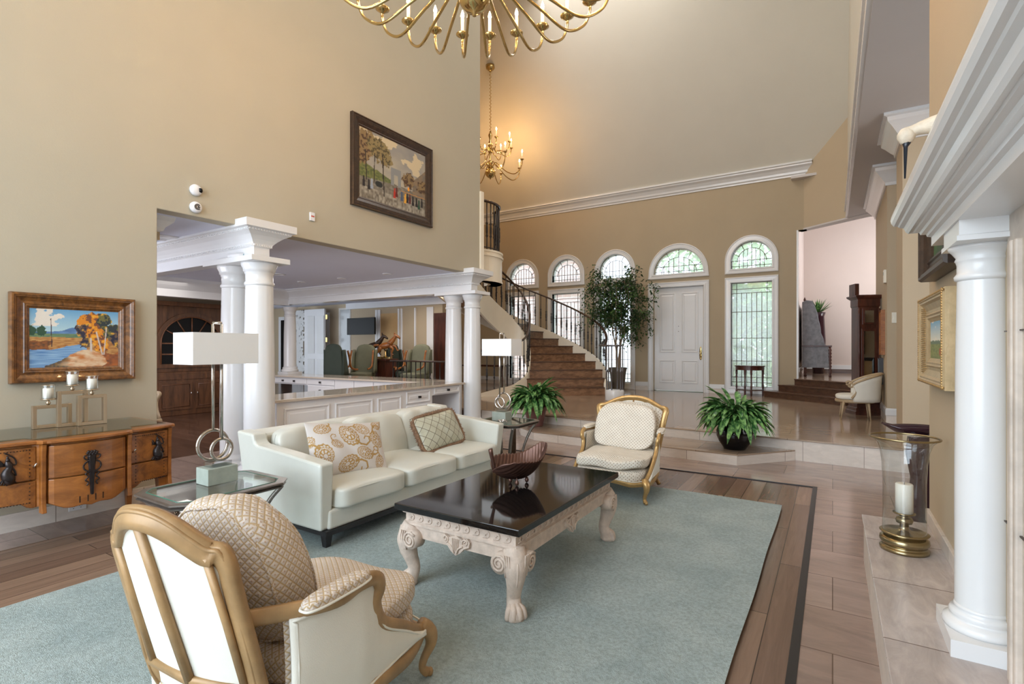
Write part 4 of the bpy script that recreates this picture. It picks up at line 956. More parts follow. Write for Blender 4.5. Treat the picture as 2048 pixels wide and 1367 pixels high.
for k, (sx, sy) in enumerate(((1, 1), (1, -1), (-1, 1), (-1, -1))):
    p = MB(); dg = Vector((sx, sy, 0)).normalized(); base = Vector((sx*(hx-0.085), sy*(hy-0.085), 0))
    ctr = [(0.02, 0.31, 0.062), (0.040, 0.27, 0.068), (0.050, 0.23, 0.064), (0.045, 0.18, 0.053), (0.030, 0.13, 0.042), (0.018, 0.09, 0.038), (0.024, 0.06, 0.041), (0.038, 0.035, 0.050), (0.044, 0.015, 0.055), (0.044, 0.0, 0.050)]
    pth = bez([base+dg*a+Vector((0, 0, z)) for a, z, r in ctr], 4); rr = []
    for i in range(len(pth)):
        f = i/4; j = min(int(f), len(ctr)-2); t_ = f-j; rr.append(ctr[j][2]*(1-t_)+ctr[j+1][2]*t_)
    p.tube(pth, [r*0.82 for r in rr], 14, sq=2.6, up=(sx, sy, 0.01))
    for ax, nn in (((sx, 0, 0), (0, sy, 0)), ((0, sy, 0), (sx, 0, 0))):       # ionic scrolls on the two outer faces
        c = base+Vector((0, 0, 0.252))+Vector(nn)*0.062+Vector(ax)*(-0.022)
        c2 = c+Vector(nn)*0.022
        p.tube([c-Vector(nn)*0.04, c2], [0.050, 0.046], 20)
        scroll(p, tuple(c2+Vector(nn)*0.002), ax, 0.043, 1 if (sx*sy > 0) == (ax[0] != 0) else -1, 2.2, 0.0062)
        for j in range(3):
            o_ = Vector(ax)*(0.030+0.012*j)+Vector(nn)*0.004; p.tube(bez([c2+o_+Vector((0, 0, 0.045)), c2+o_+Vector(ax)*0.006+Vector((0, 0, 0.0)), c2+o_-Vector((0, 0, 0.055))-Vector(nn)*0.01], 4), [0.004]*4+[0.006]+[0.004]*4, 5)
    lt = dg.cross(Vector((0, 0, 1)))
    for j in (-3, -2, -1, 0, 1, 2, 3):                                             # acanthus ribs down the corner
        o_ = lt*(0.0095*j); e_ = 0.020*abs(j)*0.35
        p.tube(bez([base+dg*(0.070-e_)+o_*1.3+Vector((0, 0, 0.305)), base+dg*(0.094-e_)+o_*1.1+Vector((0, 0, 0.262)), base+dg*(0.098-e_)+o_+Vector((0, 0, 0.222)), base+dg*(0.082-e_)+o_*0.5+Vector((0, 0, 0.155+0.012*abs(j)))], 4), [0.005]*4+[0.007]*5+[0.005]*3+[0.003], 6)
    for a in (-50, -17, 17, 50):                                                   # claw toes
        d_ = Matrix.Rotation(rad(a), 3, 'Z') @ dg; q = base+dg*0.030
        p.tube(bez([q+d_*0.012+Vector((0, 0, 0.070)), q+d_*0.040+Vector((0, 0, 0.048)), q+d_*0.052+Vector((0, 0, 0.022)), q+d_*0.050+Vector((0, 0, 0.0))], 4), [0.010, 0.011, 0.012, 0.014, 0.015, 0.015, 0.014, 0.013, 0.013, 0.013, 0.012, 0.010, 0.006], 7)
    p.build('leg', 'carved', tb)

# ---- leaf bowl on the coffee table
t = thing('leaf_bowl', 'brown metal leaf shaped bowl on ball feet on black tabletop', 'bowl', (-1.57, 2.60, 0.447), rad(62))
p = MB()
def leaf(u, v):
    a, b_ = 2*u-1, 2*v-1; w_ = 0.118*max(0.0, (1-abs(a)**2.2))**0.62*(1-0.15*a)
    rib = 0.0022*math.sin((abs(b_)*w_*0.9-a*0.19)*260)
    x = 0.19*a; y = b_*w_; z = 0.028+0.075*abs(a)**2.2*(1.3 if a > 0 else 0.6)+0.085*(abs(b_)**1.7)*(w_/0.118)+0.04*max(0, a)**3+rib-0.004*math.exp(-(b_*8)**2)
    return (x, y, z)
p.grid(leaf, 90, 40); p.build('leaf_dish', 'bowlm', t, solid=0.005)
p = MB(); p.tube(bez([(-0.10, 0, 0.035), (-0.16, 0.0, 0.06), (-0.185, 0.0, 0.105), (-0.205, 0.0, 0.165)], 5), [0.004, 0.005, 0.006, 0.006, 0.006, 0.007, 0.007, 0.008, 0.008, 0.009, 0.009, 0.010, 0.011, 0.012, 0.013, 0.013], 8); p.build('stem', 'bowlm', t)
for a, c in ((-0.045, 0.034), (-0.045, -0.034), (0.05, 0.0)):
    p = MB(); p.lathe([(0.001, 0), (0.009, 0.004), (0.013, 0.013), (0.009, 0.022), (0.004, 0.026), (0.004, 0.034)], (a, c, 0), 14); p.build('ball_foot', 'bowlm', t)

t.scale = (0.96, 1.12, 1.35)
# ---- bergere armchairs
def bergere(label, loc, rz, fabric, front_style, bw=1.0):
    t = thing('bergere_armchair', label, 'armchair', loc, rz, None)
    def back_pt(s, z): return -0.285-0.30*(z-0.30)          # y of the raked back at height z
    def bp(x, z, dy=0): return Vector((x*(bw+(1-bw)*0.55*max(0, min(1, (0.72-z)/0.5))), back_pt(0, z)+dy-0.05*(1-(x/0.34)**2)*(z > 0.25), z))
    half = [(0.245, 0.20), (0.252, 0.30), (0.268, 0.42), (0.285, 0.54), (0.302, 0.64), (0.312, 0.695), (0.300, 0.722), (0.262, 0.728), (0.215, 0.752), (0.15, 0.785), (0.08, 0.806), (0.0, 0.812)]
    full = half+[(-x, z) for x, z in half[-2::-1]]
    pth = bez([bp(x, z) for x, z in full], 5)
    p = MB(); p.tube(pth, (0.015, 0.030), 10, sq=5, up=(0, 1, -0.3)); fr = p.build('back_frame', 'gold_wood' if front_style == 0 else 'gold', t)
    p = MB()
    for dy, rr, sc in ((0.014, 0.007, 1.035), (-0.010, 0.006, 1.055), (0.002, 0.008, 1.07)):
        p.tube([(q.x*sc, q.y+dy, 0.5+(q.z-0.5)*sc) for q in pth], rr, 7)
    p.build('moulding', 'gold_wood' if front_style == 0 else 'gold', fr)
    # white linen outside back with open wooden bars
    def outline(zf, x): return x
    def sheet(dy, x_in, z0, zt):
        def f(u, v):
            z = z0+(zt-z0)*v; a = 2*u-1
            # width at height from half profile
            w_ = None
            for (x_a, z_a), (x_b, z_b) in zip(half, half[1:]):
                if z_a <= z <= z_b: w_ = x_a+(x_b-x_a)*(z-z_a)/(z_b-z_a+1e-9)
            if z < half[0][1]: w_ = half[0][0]
            if w_ is None: w_ = 0.02
            return bp(a*(w_-x_in), z, dy)
        return f
    p = MB(); p.grid(sheet(-0.004, 0.010, 0.16, 0.800), 16, 40); p.build('outside_back', 'linen', t, solid=0.006)
    p = MB(); p.tube([bp(0.248, 0.335, -0.014), bp(0.0, 0.335, -0.014), bp(-0.248, 0.335, -0.014)], (0.016, 0.010), 8, sq=5, up=(0, -0.3, 1)); p.build('back_rail', 'gold_wood', t)
    p = MB(); p.tube([bp(0, 0.335, -0.014), bp(0, 0.55, -0.014), bp(0, 0.80, -0.010)], (0.010, 0.016), 8, sq=5, up=(0, 1, 0)); p.build('back_bar', 'gold_wood', t)
    for s in (-1, 1):
        p = MB(); p.tube([bp(s*0.225, 0.335, -0.012), bp(s*0.250, 0.54, -0.012), bp(s*0.268, 0.72, -0.012)], (0.008, 0.012), 8, sq=5, up=(0, 1, 0)); p.build('back_bar', 'gold_wood', t)
    p = MB(); p.grid(sheet(0.016, 0.022, 0.28, 0.775), 16, 20, uv=(0.5, 0.5)); p.build('inside_back', fabric, t, solid=0.01)
    wood_ = 'gold_wood' if front_style == 0 else 'gold'
    # seat rails (serpentine) and aprons
    def rail(pts, name='seat_rail'):
        p = MB(); p.tube(bez(pts, 5), (0.022, 0.016), 10, sq=3.5, up=(0, 0, 1)); o = p.build(name, wood_, t)
        p = MB(); p.tube([Vector(q)+Vector((0, 0, -0.020)) for q in bez(pts, 5)], 0.010, 7); p.build('moulding', wood_, o)
    rail([(0.300, 0.33, 0.175), (0.20, 0.37, 0.165), (0.10, 0.385, 0.185), (0, 0.392, 0.195), (-0.10, 0.385, 0.185), (-0.20, 0.37, 0.165), (-0.300, 0.33, 0.175)])
    for s in (-1, 1): rail([(s*0.300, 0.33, 0.175), (s*0.325, 0.20, 0.160), (s*0.325, 0.0, 0.180), (s*0.29, -0.16, 0.165), (s*0.25, -0.26, 0.185)])
    rail([(0.245, -0.275, 0.185), (0.12, -0.315, 0.165), (0, -0.325, 0.185), (-0.12, -0.315, 0.165), (-0.245, -0.275, 0.185)])
    # cabriole legs
    for s in (-1, 1):
        p = MB(); q = bez([(s*0.295, 0.325, 0.20), (s*0.318, 0.352, 0.165), (s*0.322, 0.358, 0.12), (s*0.305, 0.338, 0.07), (s*0.300, 0.332, 0.035), (s*0.312, 0.348, 0.012)], 4)
        p.tube(q, [0.026, 0.028, 0.029, 0.029, 0.028, 0.026, 0.024, 0.022, 0.020, 0.018, 0.016, 0.015, 0.0145, 0.014, 0.0135, 0.013, 0.013, 0.014, 0.015, 0.016, 0.016], 10, sq=3)
        p.lathe([(0.011, -0.016), (0.014, -0.004), (0.011, 0.008)], (s*0.318, 0.355, 0.016), 10); p.build('leg', wood_, t)
        p = MB(); q = bez([(s*0.245, -0.275, 0.21), (s*0.252, -0.285, 0.16), (s*0.246, -0.278, 0.10), (s*0.252, -0.305, 0.05), (s*0.268, -0.335, 0.0)], 4)
        p.tube(q, [0.024, 0.024, 0.024, 0.024, 0.023, 0.021, 0.020, 0.018, 0.017, 0.016, 0.016, 0.016, 0.016, 0.016, 0.016, 0.017, 0.018], 10, sq=3); p.build('leg', wood_, t)
        # arm: rail, front stump curling back and down
        p = MB(); A_ = bez([(s*0.283*bw, back_pt(0, 0.55), 0.530), (s*0.310*(1+bw)/2, -0.27, 0.524), (s*0.330, -0.18, 0.528), (s*0.336, -0.085, 0.532), (s*0.338, -0.01, 0.520), (s*0.334, 0.018, 0.480), (s*0.326, 0.006, 0.43), (s*0.320, 0.05, 0.35), (s*0.318, 0.17, 0.275), (s*0.310, 0.26, 0.215), (s*0.302, 0.315, 0.185)], 5)
        p.tube(A_, [(0.016, 0.022)]*len(A_), 10, sq=3, up=(s, 0, 0.02)); ar = p.build('arm', wood_, t)
        p = MB(); p.cushion((s*0.326, -0.165, 0.550), (0.030, 0.118, 0.018), 3.2, n=10, rot=Matrix.Rotation(rad(-6)*s, 4, 'Z')); p.build('arm_pad', fabric, ar)
        p = MB(); rg = []
        for i in range(40):
            a = 2*math.pi*i/40; c, d_ = math.cos(a), math.sin(a); dd = (abs(c)**3.2+abs(d_)**3.2)**(1/3.2); rg.append(Matrix.Rotation(rad(-6)*s, 3, 'Z') @ Vector((0.031*c/dd, 0.120*d_/dd, 0))+Vector((s*0.326, -0.165, 0.541)))
        p.tube(rg, 0.004, 5, closed=True); p.build('piping', 'linen', ar)
        # side panel between arm and rail
        top = [Vector((q.x, q.y, q.z)) for q in A_]
        def side(u, v, s=s):
            y = -0.275+u*0.575
            zt = 0.508 if y < 0.0 else None
            if zt is None:
                zt = 0.20
                for a_, c_ in zip(A_[15:], A_[16:]):
                    if min(a_.y, c_.y) <= y <= max(a_.y, c_.y) and c_.z < 0.46: zt = a_.z+(c_.z-a_.z)*(y-a_.y)/(c_.y-a_.y+1e-9)-0.008
            x = 0.258+0.062*max(0, min(1, (y+0.275)/0.22))**0.7
            return Vector((s*(x+0.010*math.sin(v*math.pi)), y, 0.185+(zt-0.185)*v))
        p = MB(); p.grid(side, 44, 12, uv=(0.6, 0.4)); p.build('side_panel', 'linen', t, solid=0.016)
        p = MB(); edge_ = [side(i/44, 1)+Vector((s*0.012, 0, -0.004)) for i in range(0, 45, 1)]; edge_b = [side(i/44, 0)+Vector((s*0.012, 0, 0.012)) for i in range(44, -1, -2)]
        pl = [side(i/44, 1) for i in range(0, 45)]
        p.tube([side(0.0, 0.02)+Vector((s*0.014, 0.012, 0.012))]+[side(0.0, v)+Vector((s*0.014, 0.012, 0)) for v in (0.3, 0.6, 0.95)]+edge_+edge_b, 0.0045, 6); p.build('piping', 'linen', t)
        p = MB(); p.grid(lambda u, v: side(u, v)-Vector((s*0.022, 0, 0)), 30, 10, uv=(0.6, 0.4)); p.build('inside_arm', fabric, t)
    # upholstered seat deck, loose cushions
    p = MB(); p.cushion((0, 0.03, 0.215), (0.292, 0.345, 0.062), 5, n=16, fn=lambda q: (q[0], q[1]+0.03*(1-(q[0]/0.3)**2)*(q[1] > 0.2), q[2])); p.build('seat_deck', fabric, t)
    p = MB(); p.tube(bez([(0.30, 0.345, 0.196), (0.2, 0.395, 0.188), (0, 0.415, 0.214), (-0.2, 0.395, 0.188), (-0.30, 0.345, 0.196)], 6), 0.004, 5); p.build('piping', 'linen', t)
    if front_style == 0:
        sc_ = lambda q: (q[0]*(1+0.03*(q[1] > 0)), q[1], q[2]+(0.024*(1-(q[0]/0.3)**2)*(1-(q[1]/0.33)**2) if q[2] > 0 else 0)+0.006*math.sin(q[0]*18+q[1]*11))
    else:
        sc_ = lambda q: (q[0]*1.03, q[1], q[2]*(1+0.1*math.sin(q[0]*11))+0.012*math.sin(q[0]*13+1)*math.cos(q[1]*7)+(0.014*math.sin(q[0]*17) if q[1] > 0.2 else 0)-(0.02*math.exp(-((q[0]+0.05)/0.07)**2-((q[1])/0.12)**2) if q[2] > 0 else 0))
    p = MB(); p.cushion((0, 0.075, 0.322), (0.285, 0.315, 0.052), 5, n=24, fn=sc_); p.build('seat_cushion', fabric, t)
    if front_style == 0:
        bf = lambda q: (q[0]*(1-0.28*(max(0, q[2])/0.24)**2), q[1]*(1.25-0.3*abs(q[2]/0.24))-0.30*q[2], q[2]+0.045*(1-(q[0]/0.25)**2)*(q[2] > 0)*q[2]/0.24+0.005*math.sin(q[0]*40)*(q[2] > 0.1))
        p = MB(); p.cushion((0, -0.185, 0.555), (0.255*(1+bw)/2, 0.085, 0.205), 3.6, n=28, fn=bf); bc = p.build('back_cushion', fabric, t)
        p = MB(); 
        for yy in (-0.75, 0.75):
            rg = []
            for i in range(60):
                a = 2*math.pi*i/60; c, d_ = math.cos(a), math.sin(a); dd = (abs(c)**3.6+abs(d_)**3.6+abs(yy)**3.6)**(1/3.6)
                q = bf((0.255*(1+bw)/2*c/dd, 0.085*yy/dd, 0.205*d_/dd)); rg.append((q[0]*1.01, q[1]-0.185, 0.555+q[2]*1.01))
            p.tube(rg, 0.005, 6, closed=True)
        p.build('piping', fabric, bc)
    else:
        bf = lambda q: (q[0]*(1-0.16*(max(0, q[2])/0.2)**2), q[1]*(1+0.15*math.sin(q[0]*9))-0.42*q[2], q[2]+0.008*math.sin(q[0]*12))
        p = MB(); p.cushion((0, -0.19, 0.575), (0.270, 0.055, 0.205), 4.5, n=26, fn=bf); p.build('back_cushion', fabric, t)
    return t
bergere('gilt framed armchair in diamond velvet seen from behind in the foreground', (-1.527, 1.06, 0.024), rad(11), 'quilt', 0, 0.61)
far_chair = bergere('cream spotted gilt armchair facing the camera beyond the coffee table', (-1.575, 4.28, 0.024), rad(184), 'quilt_small', 1)
far_chair.scale = (1, 1, 0.92)

# ---- end tables and twin ring lamps
def end_table(label, x0, x1, y0, y1, z, glassless=False):
    cx, cy = (x0+x1)/2, (y0+y1)/2; hx, hy = (x1-x0)/2, (y1-y0)/2
    t = thing('end_table', label, 'table', (cx, cy, 0.022), 0, None); c = 0.075; z -= 0.022
    def octo(o, zz): 
        a, b_ = hx+o, hy+o; k = c+o*0.6
        return [(a, -b_+k, zz), (a, b_-k, zz), (a-k, b_, zz), (-a+k, b_, zz), (-a, b_-k, zz), (-a, -b_+k, zz), (-a+k, -b_, zz), (a-k, -b_, zz)]
    p = MB(); p.loops([octo(-0.045, z-0.030), octo(-0.008, z-0.030), octo(-0.004, z-0.024), octo(-0.016, z-0.018), octo(0, z-0.010), octo(0, z-0.002), octo(-0.012, z), octo(-0.045, z), octo(-0.045, z-0.030)], (False, False)); p.build('top_frame', 'darkmetal', t)
    p = MB(); p.loops([octo(-0.046, z-0.008), octo(-0.046, z+0.001)]); g = p.build('glass_top', 'glasstop', t)
    p = MB(); p.tube([Vector(q) for q in octo(-0.0455, z+0.0005)], 0.0022, 5, closed=True); p.build('glass_edge', 'teal', g)
    for sx, sy in ((1, 1), (1, -1), (-1, 1), (-1, -1)):
        p = MB(); q = bez([(sx*(hx-0.05), sy*(hy-0.05), z-0.03), (sx*(hx-0.10), sy*(hy-0.10), z-0.12), (sx*(hx-0.145), sy*(hy-0.145), z*0.45), (sx*(hx-0.15), sy*(hy-0.15), 0.12), (sx*(hx-0.11), sy*(hy-0.11), 0.03), (sx*(hx-0.055), sy*(hy-0.055), 0.008)], 5)
        n_ = len(q); p.tube(q, [(0.012, 0.016-0.004*abs(i/n_-0.3)) for i in range(n_)], 8, sq=4, up=(sx, sy, 0.01)); lg = p.build('leg', 'darkmetal', t)
        p = MB(); p.tube([(sx*(hx-0.055), sy*(hy-0.055), 0.012), (sx*(hx-0.035), sy*(hy-0.035), 0.012)], 0.012, 8); p.build('foot', 'darkmetal', lg)
    for s in (-1, 1):                                             # flat carved plates between the legs
        p = MB(); p.box(-0.026, 0.026, s*(hy-0.12)-0.006, s*(hy-0.12)+0.006, 0.10, z-0.03)
        for i in range(9):
            zz = 0.20+i*0.028
            for k in (-1, 1): p.tube(bez([(0, s*(hy-0.113), zz), (k*0.010, s*(hy-0.110), zz+0.014), (k*0.019, s*(hy-0.112), zz+0.010)], 3), 0.004, 5)
        p.build('carved_plate', 'bronze', t)
    p = MB(); q = [(a*0.60, b_*0.66, zz) for a, b_, zz in octo(0, 0.10)]; q2 = [(a, b_, 0.118) for a, b_, _ in q]; p.loops([q, q2]); p.build('shelf', 'bronze', t, bevel=0.003)
    return t
end_table('glass topped pewter end table between sideboard and sofa, nearest the camera', -3.03, -2.53, 1.17, 1.78, 0.52)
end_table('glass topped pewter end table at the far end of the sofa', -3.06, -2.50, 4.05, 4.60, 0.52)
def lamp(label, loc, rz, z_sh0, z_sh1, L, Wd, bl, bw, bh, bigr, smr, flip=1):
    t = thing('table_lamp', label, 'lamp', loc, rz, None); z0 = loc[2]
    p = MB(); p.box(-bl/2, bl/2, -bw/2, bw/2, 0, bh); p.build('base', 'concrete', t, bevel=0.003)
    p = MB(); p.box(-bl*0.32, bl*0.36, -bw*0.36, bw*0.36, bh, bh+0.028); p.build('acrylic_block', 'acrylic', t, bevel=0.002)
    zb = bh+0.03
    for x, y, r, pole in ((-0.014*flip, 0.018, bigr, 0), (0.014*flip, -0.018, smr, 0)):
        p = MB(); ring = [(x+r*math.cos(2*math.pi*i/40), y, zb+r+0.004+r*math.sin(2*math.pi*i/40)) for i in range(40)]
        p.tube(ring, (0.0065, 0.0085), 10, closed=True, sq=4, up=(0, 1, 0)); o = p.build('ring', 'nickel', t)
        p = MB(); p.tube([(x, y, zb+2*r+0.004), (x, y, z_sh1-z0+0.05)], 0.0075, 10, sq=4); p.build('pole', 'nickel', o)
    xm0, xm1 = -0.014*flip, 0.014*flip; zt = z_sh1-z0+0.055
    p = MB(); p.tube([(xm0, 0.018, zt), (xm1, -0.018, zt)], 0.0075, 8, sq=4); p.build('finial', 'nickel', t)
    a, b_ = L/2, Wd/2; zz0, zz1 = z_sh0-z0, z_sh1-z0
    p = MB(); p.loops([[(-a, -b_, zz), (a, -b_, zz), (a, b_, zz), (-a, b_, zz)] for zz in (zz0, zz1)], (False, False)); p.box(-a, a, -b_, b_, zz1-0.004, zz1-0.003)
    p.build('lamp_shade', 'shade', t, solid=0.004); return t
LA = lamp('tall ring lamp with white box shade on the near end table', (-2.835, 1.515, 0.522), rad(90), 1.163, 1.329, 0.345, 0.198, 0.16, 0.12, 0.088, 0.080, 0.056, 1)
p = MB(); p.tube(bez([(0.09, 0.02, 0.04), (0.11, 0.03, 0.03), (0.12, 0.04, 0.004), (0.13, 0.1, 0.004), (0.14, 0.155, 0.004)], 5), 0.003, 6); p.build('cord', 'cream', LA)
lamp('matching ring lamp with white box shade on the far end table', (-2.82, 4.32, 0.522), rad(0), 1.170, 1.337, 0.345, 0.198, 0.16, 0.12, 0.088, 0.076, 0.054, -1)
t = thing('ribbon_ornament', 'small silver knotted ornament on the far end table', 'ornament', (-2.72, 4.18, 0.523))
p = MB()
for k in range(3): p.tube([(0.035*math.cos(a/12*math.pi)+0.012*(k-1), 0.028*math.sin(a/12*math.pi), 0.016+0.010*math.sin(a/12*math.pi*2+k*2)) for a in range(24)], 0.005, 6, closed=True)
p.build('knot', 'nickel', t)

# ---- sideboard
sb = thing('sideboard', 'honey burl sideboard with black bronze figure mounts against the left wall', 'sideboard', (-4.42, 1.345, 0))
def fx(y):                                              # front outline, y local
    a = abs(y); 
    if a < 0.20: return 0.405+0.035*math.cos(a/0.20*math.pi/2)
    if a < 0.235: return 0.395
    return 0.30+0.055*max(0, math.cos((a-0.235)/0.28*math.pi*0.5))**0.8
def zb_(y):
    a = abs(y)
    if a < 0.21: return 0.245+0.045*(a/0.21)**2+0.008*math.sin(a*40)
    return 0.300-0.035*math.sin(min(1, (a-0.21)/0.10)*math.pi)*(a < 0.31)+0.01
def slab(y0, y1, zf0, zf1, dx, th, n=18):
    p = MB(); rings = []
    for i in range(n+1):
        y = y0+(y1-y0)*i/n; a, b_ = zf0(y), zf1(y); x = fx(y)+dx; rings.append([(x-th, y, a), (x, y, a), (x, y, b_), (x-th, y, b_)])
    p.loops(rings); return p
p = MB(); ys = [-0.515+1.03*i/40 for i in range(41)]
p.loops([[(-0.31, y, zb_(y)+0.01), (fx(y)-0.02, y, zb_(y)+0.01), (fx(y)-0.02, y, 0.67), (-0.31, y, 0.67)] for y in ys]); p.build('body', 'cherry', sb)
p = MB(); p.loops([[(-0.31, y, 0.668), (fx(y)+0.012, y, 0.668), (fx(y)+0.028, y, 0.676), (fx(y)+0.028, y, 0.688), (fx(y)+0.016, y, 0.695), (-0.31, y, 0.695)] for y in [-0.535+1.07*i/60 for i in range(61)]]); top = p.build('top', 'cherry', sb)
p = MB(); p.loops([[(-0.30, y, 0.696), (0.27 if abs(y) > 0.25 else 0.36, y, 0.696), (0.27 if abs(y) > 0.25 else 0.36, y, 0.703), (-0.30, y, 0.703)] for y in [-0.5+1.0*i/40 for i in range(41)]]); p.build('glass_sheet', 'glasstop', sb)
for y0, y1, nm, mt in ((-0.20, 0.20, 'centre_panel', 'cherry'), (0.245, 0.495, 'door', 'burl'), (-0.495, -0.245, 'door', 'burl')):
    zm = 0.455
    p = slab(y0, y1, lambda y: zm+0.004, lambda y: 0.655, 0.004, 0.02); d_ = p.build(nm, mt, sb, bevel=0.004)
    p = slab(y0, y1, lambda y: zb_(y)+0.014, lambda y: zm-0.004, 0.004, 0.02); lo = p.build('lower_panel', mt, sb, bevel=0.004)
    if nm == 'door':
        p = MB()
        for i in range(15):
            for zz in (0.64, 0.325):
                y = y0+0.03+(y1-y0-0.06)*i/14; p.cbox((fx(y)+0.0045, y, zz-(0.0 if zz > 0.5 else 0)), (0.004, 0.006, 0.005))
            z = 0.325+0.315*i/14
            for y in (y0+0.03, y1-0.03): p.cbox((fx(y)+0.0045, y, z), (0.004, 0.005, 0.006))
        p.build('inlay', 'darkline', d_)
        yy = y0+0.012 if y0 > 0 else y1-0.012
        p = MB(); p.tube([(fx(yy)+0.004, yy, 0.535), (fx(yy)+0.02, yy, 0.54), (fx(yy)+0.03, yy+0.008, 0.56)], [0.004, 0.006, 0.004], 8); p.build('handle', 'nickel', d_)
        yc = (y0+y1)/2+(0.045 if y0 > 0 else 0.0); x = fx(yc)+0.008
        p = MB()                                           # winged robed figure
        p.tube(bez([(x, yc, 0.620), (x+0.002, yc, 0.585), (x+0.004, yc+0.008, 0.555), (x+0.002, yc-0.004, 0.52), (x, yc+0.006, 0.48), (x, yc-0.01, 0.462)], 4), [0.004, 0.005, 0.006, 0.008, 0.013, 0.016, 0.018, 0.018, 0.016, 0.016, 0.02, 0.022, 0.026, 0.028, 0.030, 0.030, 0.03, 0.028, 0.026, 0.022, 0.014], 10)
        p.lathe([(0.001, -0.012), (0.010, -0.004), (0.010, 0.006), (0.001, 0.014)], (x+0.006, yc, 0.595), 10)
        for i in range(7): p.tube(bez([(x, yc-0.004, 0.50), (x+0.003, yc-0.03+0.009*i, 0.475), (x, yc-0.042+0.013*i, 0.448+0.004*abs(i-3))], 4), 0.0045, 5)
        for i in range(6): p.tube(bez([(x, yc-0.012, 0.565), (x, yc-0.036-0.004*i, 0.60-0.008*i), (x, yc-0.034-0.003*i, 0.575-0.016*i)], 3), 0.0045, 5)
        p.tube(bez([(x, yc+0.008, 0.575), (x+0.004, yc+0.035, 0.565), (x+0.004, yc+0.030, 0.60), (x+0.002, yc+0.006, 0.625), (x, yc-0.012, 0.638)], 4), 0.0042, 6)
        p.tube(bez([(x, yc+0.012, 0.565), (x+0.004, yc+0.030, 0.53), (x+0.004, yc+0.036, 0.50)], 4), 0.005, 6); p.build('bronze_figure', 'cast', d_)
    else:
        x = fx(0)+0.010; p = MB()                           # torch with wreath and ribbons
        p.loops([[(x-0.006, -w_, z), (x+0.006, -w_*0.6, z), (x+0.006, w_*0.6, z), (x-0.006, w_, z)] for w_, z in ((0.006, 0.325), (0.009, 0.33), (0.013, 0.42), (0.018, 0.50), (0.024, 0.565), (0.02, 0.575))])
        for i in range(26): a = i/26*2*math.pi; p.cushion((x, 0.045*math.cos(a), 0.505+0.036*math.sin(a)), (0.004, 0.006, 0.006), 2, n=2)
        for i in range(10): p.cushion((x+0.002, -0.024+0.0053*i, 0.588+0.010*math.sin(i*2.1)), (0.007, 0.009, 0.009), 2, n=2)
        for s in (-1, 1):
            p.tube(bez([(x, s*0.02, 0.575), (x, s*0.042, 0.57), (x, s*0.035, 0.55), (x, s*0.02, 0.548)], 4), 0.004, 5)
            p.tube(bez([(x, s*0.008, 0.47), (x, s*0.035, 0.46), (x, s*0.020, 0.44), (x, s*0.036, 0.42), (x, s*0.02, 0.405), (x, s*0.028, 0.385)], 4), 0.004, 5)
        p.build('bronze_torch', 'cast', d_)
        p = MB()
        for i in range(4): yy = -0.06+0.04*i; p.cbox((fx(yy)+0.0035, yy, 0.305), (0.003, 0.006, 0.04))
        p.build('vent_slots', 'darkline', lo)
for y in (-0.222, 0.222, -0.51, 0.51):
    p = MB(); p.loops([[(fx(y)-0.03, y-0.014, z), (fx(y)+0.010+dx, y-0.012, z), (fx(y)+0.010+dx, y+0.012, z), (fx(y)-0.03, y+0.014, z)] for z, dx in ((0.255, 0.01), (0.30, 0.0), (0.36, -0.004), (0.60, 0.0), (0.668, 0.008))]); p.build('pilaster', 'cherry', sb, bevel=0.004)
for sy in (-0.475, 0.475):
    for sx in (-0.27, 0.26):
        p = MB(); p.loops([[(sx-a+dx, sy-a, z), (sx+a+dx, sy-a, z), (sx+a+dx, sy+a, z), (sx-a+dx, sy+a, z)] for a, z, dx in ((0.016, 0.0, 0.012 if sx > 0 else 0), (0.02, 0.12, 0), (0.03, 0.31, 0))]); p.build('leg', 'cherry', sb, bevel=0.003)
# ---- candle stand: three linked square frames
t = thing('candle_holder', 'champagne metal holder of three overlapping square frames with candles', 'candle holder', (-4.55, 1.40, 0.704))
for (y0, y1, h, dx) in ((-0.19, 0.02, 0.155, 0.0), (-0.07, 0.10, 0.245, 0.0), (0.03, 0.20, 0.21, 0.07)):
    s_ = 0.022
    dd = 0.03 if dx or y0 > -0.1 else 0.0
    x = dx-0.0+ (0.035 if (y0 == -0.07) else 0)
    p = MB(); hh = 0.017
    for a, b_, c, d_ in ((y0, y0+s_, 0, h), (y1-s_, y1, 0, h), (y0+s_, y1-s_, 0, s_), (y0+s_, y1-s_, h-s_, h)): p.box(x-hh, x+hh, a, b_, c, d_)
    fr = p.build('square_frame', 'champagne', t, bevel=0.0015)
    yc = (y0+y1)/2-(0.02 if y0 < -0.1 else 0.0)
    p = MB(); p.lathe([(0.006, 0), (0.013, 0.010), (0.014, 0.018), (0.006, 0.026), (0.006, 0.032), (0.040, 0.036), (0.042, 0.042), (0.034, 0.044)], (x, yc, h), 24); p.build('cup', 'champagne', fr)
    p = MB(); p.lathe([(0.037, 0.044), (0.037, 0.135)], (x, yc, h), 28, cap=False); p.build('glass_shade', 'glass', fr)
    p = MB(); p.tube([(x+0.037*math.cos(a*math.pi/16), yc+0.037*math.sin(a*math.pi/16), h+0.135) for a in range(32)], 0.0018, 5, closed=True); p.build('glass_rim', 'champagne', fr)
    p = MB(); p.lathe([(0.001, 0.046), (0.029, 0.046), (0.029, 0.112), (0.026, 0.115), (0.001, 0.113)], (x, yc, h), 24); p.build('candle', 'candle', fr)
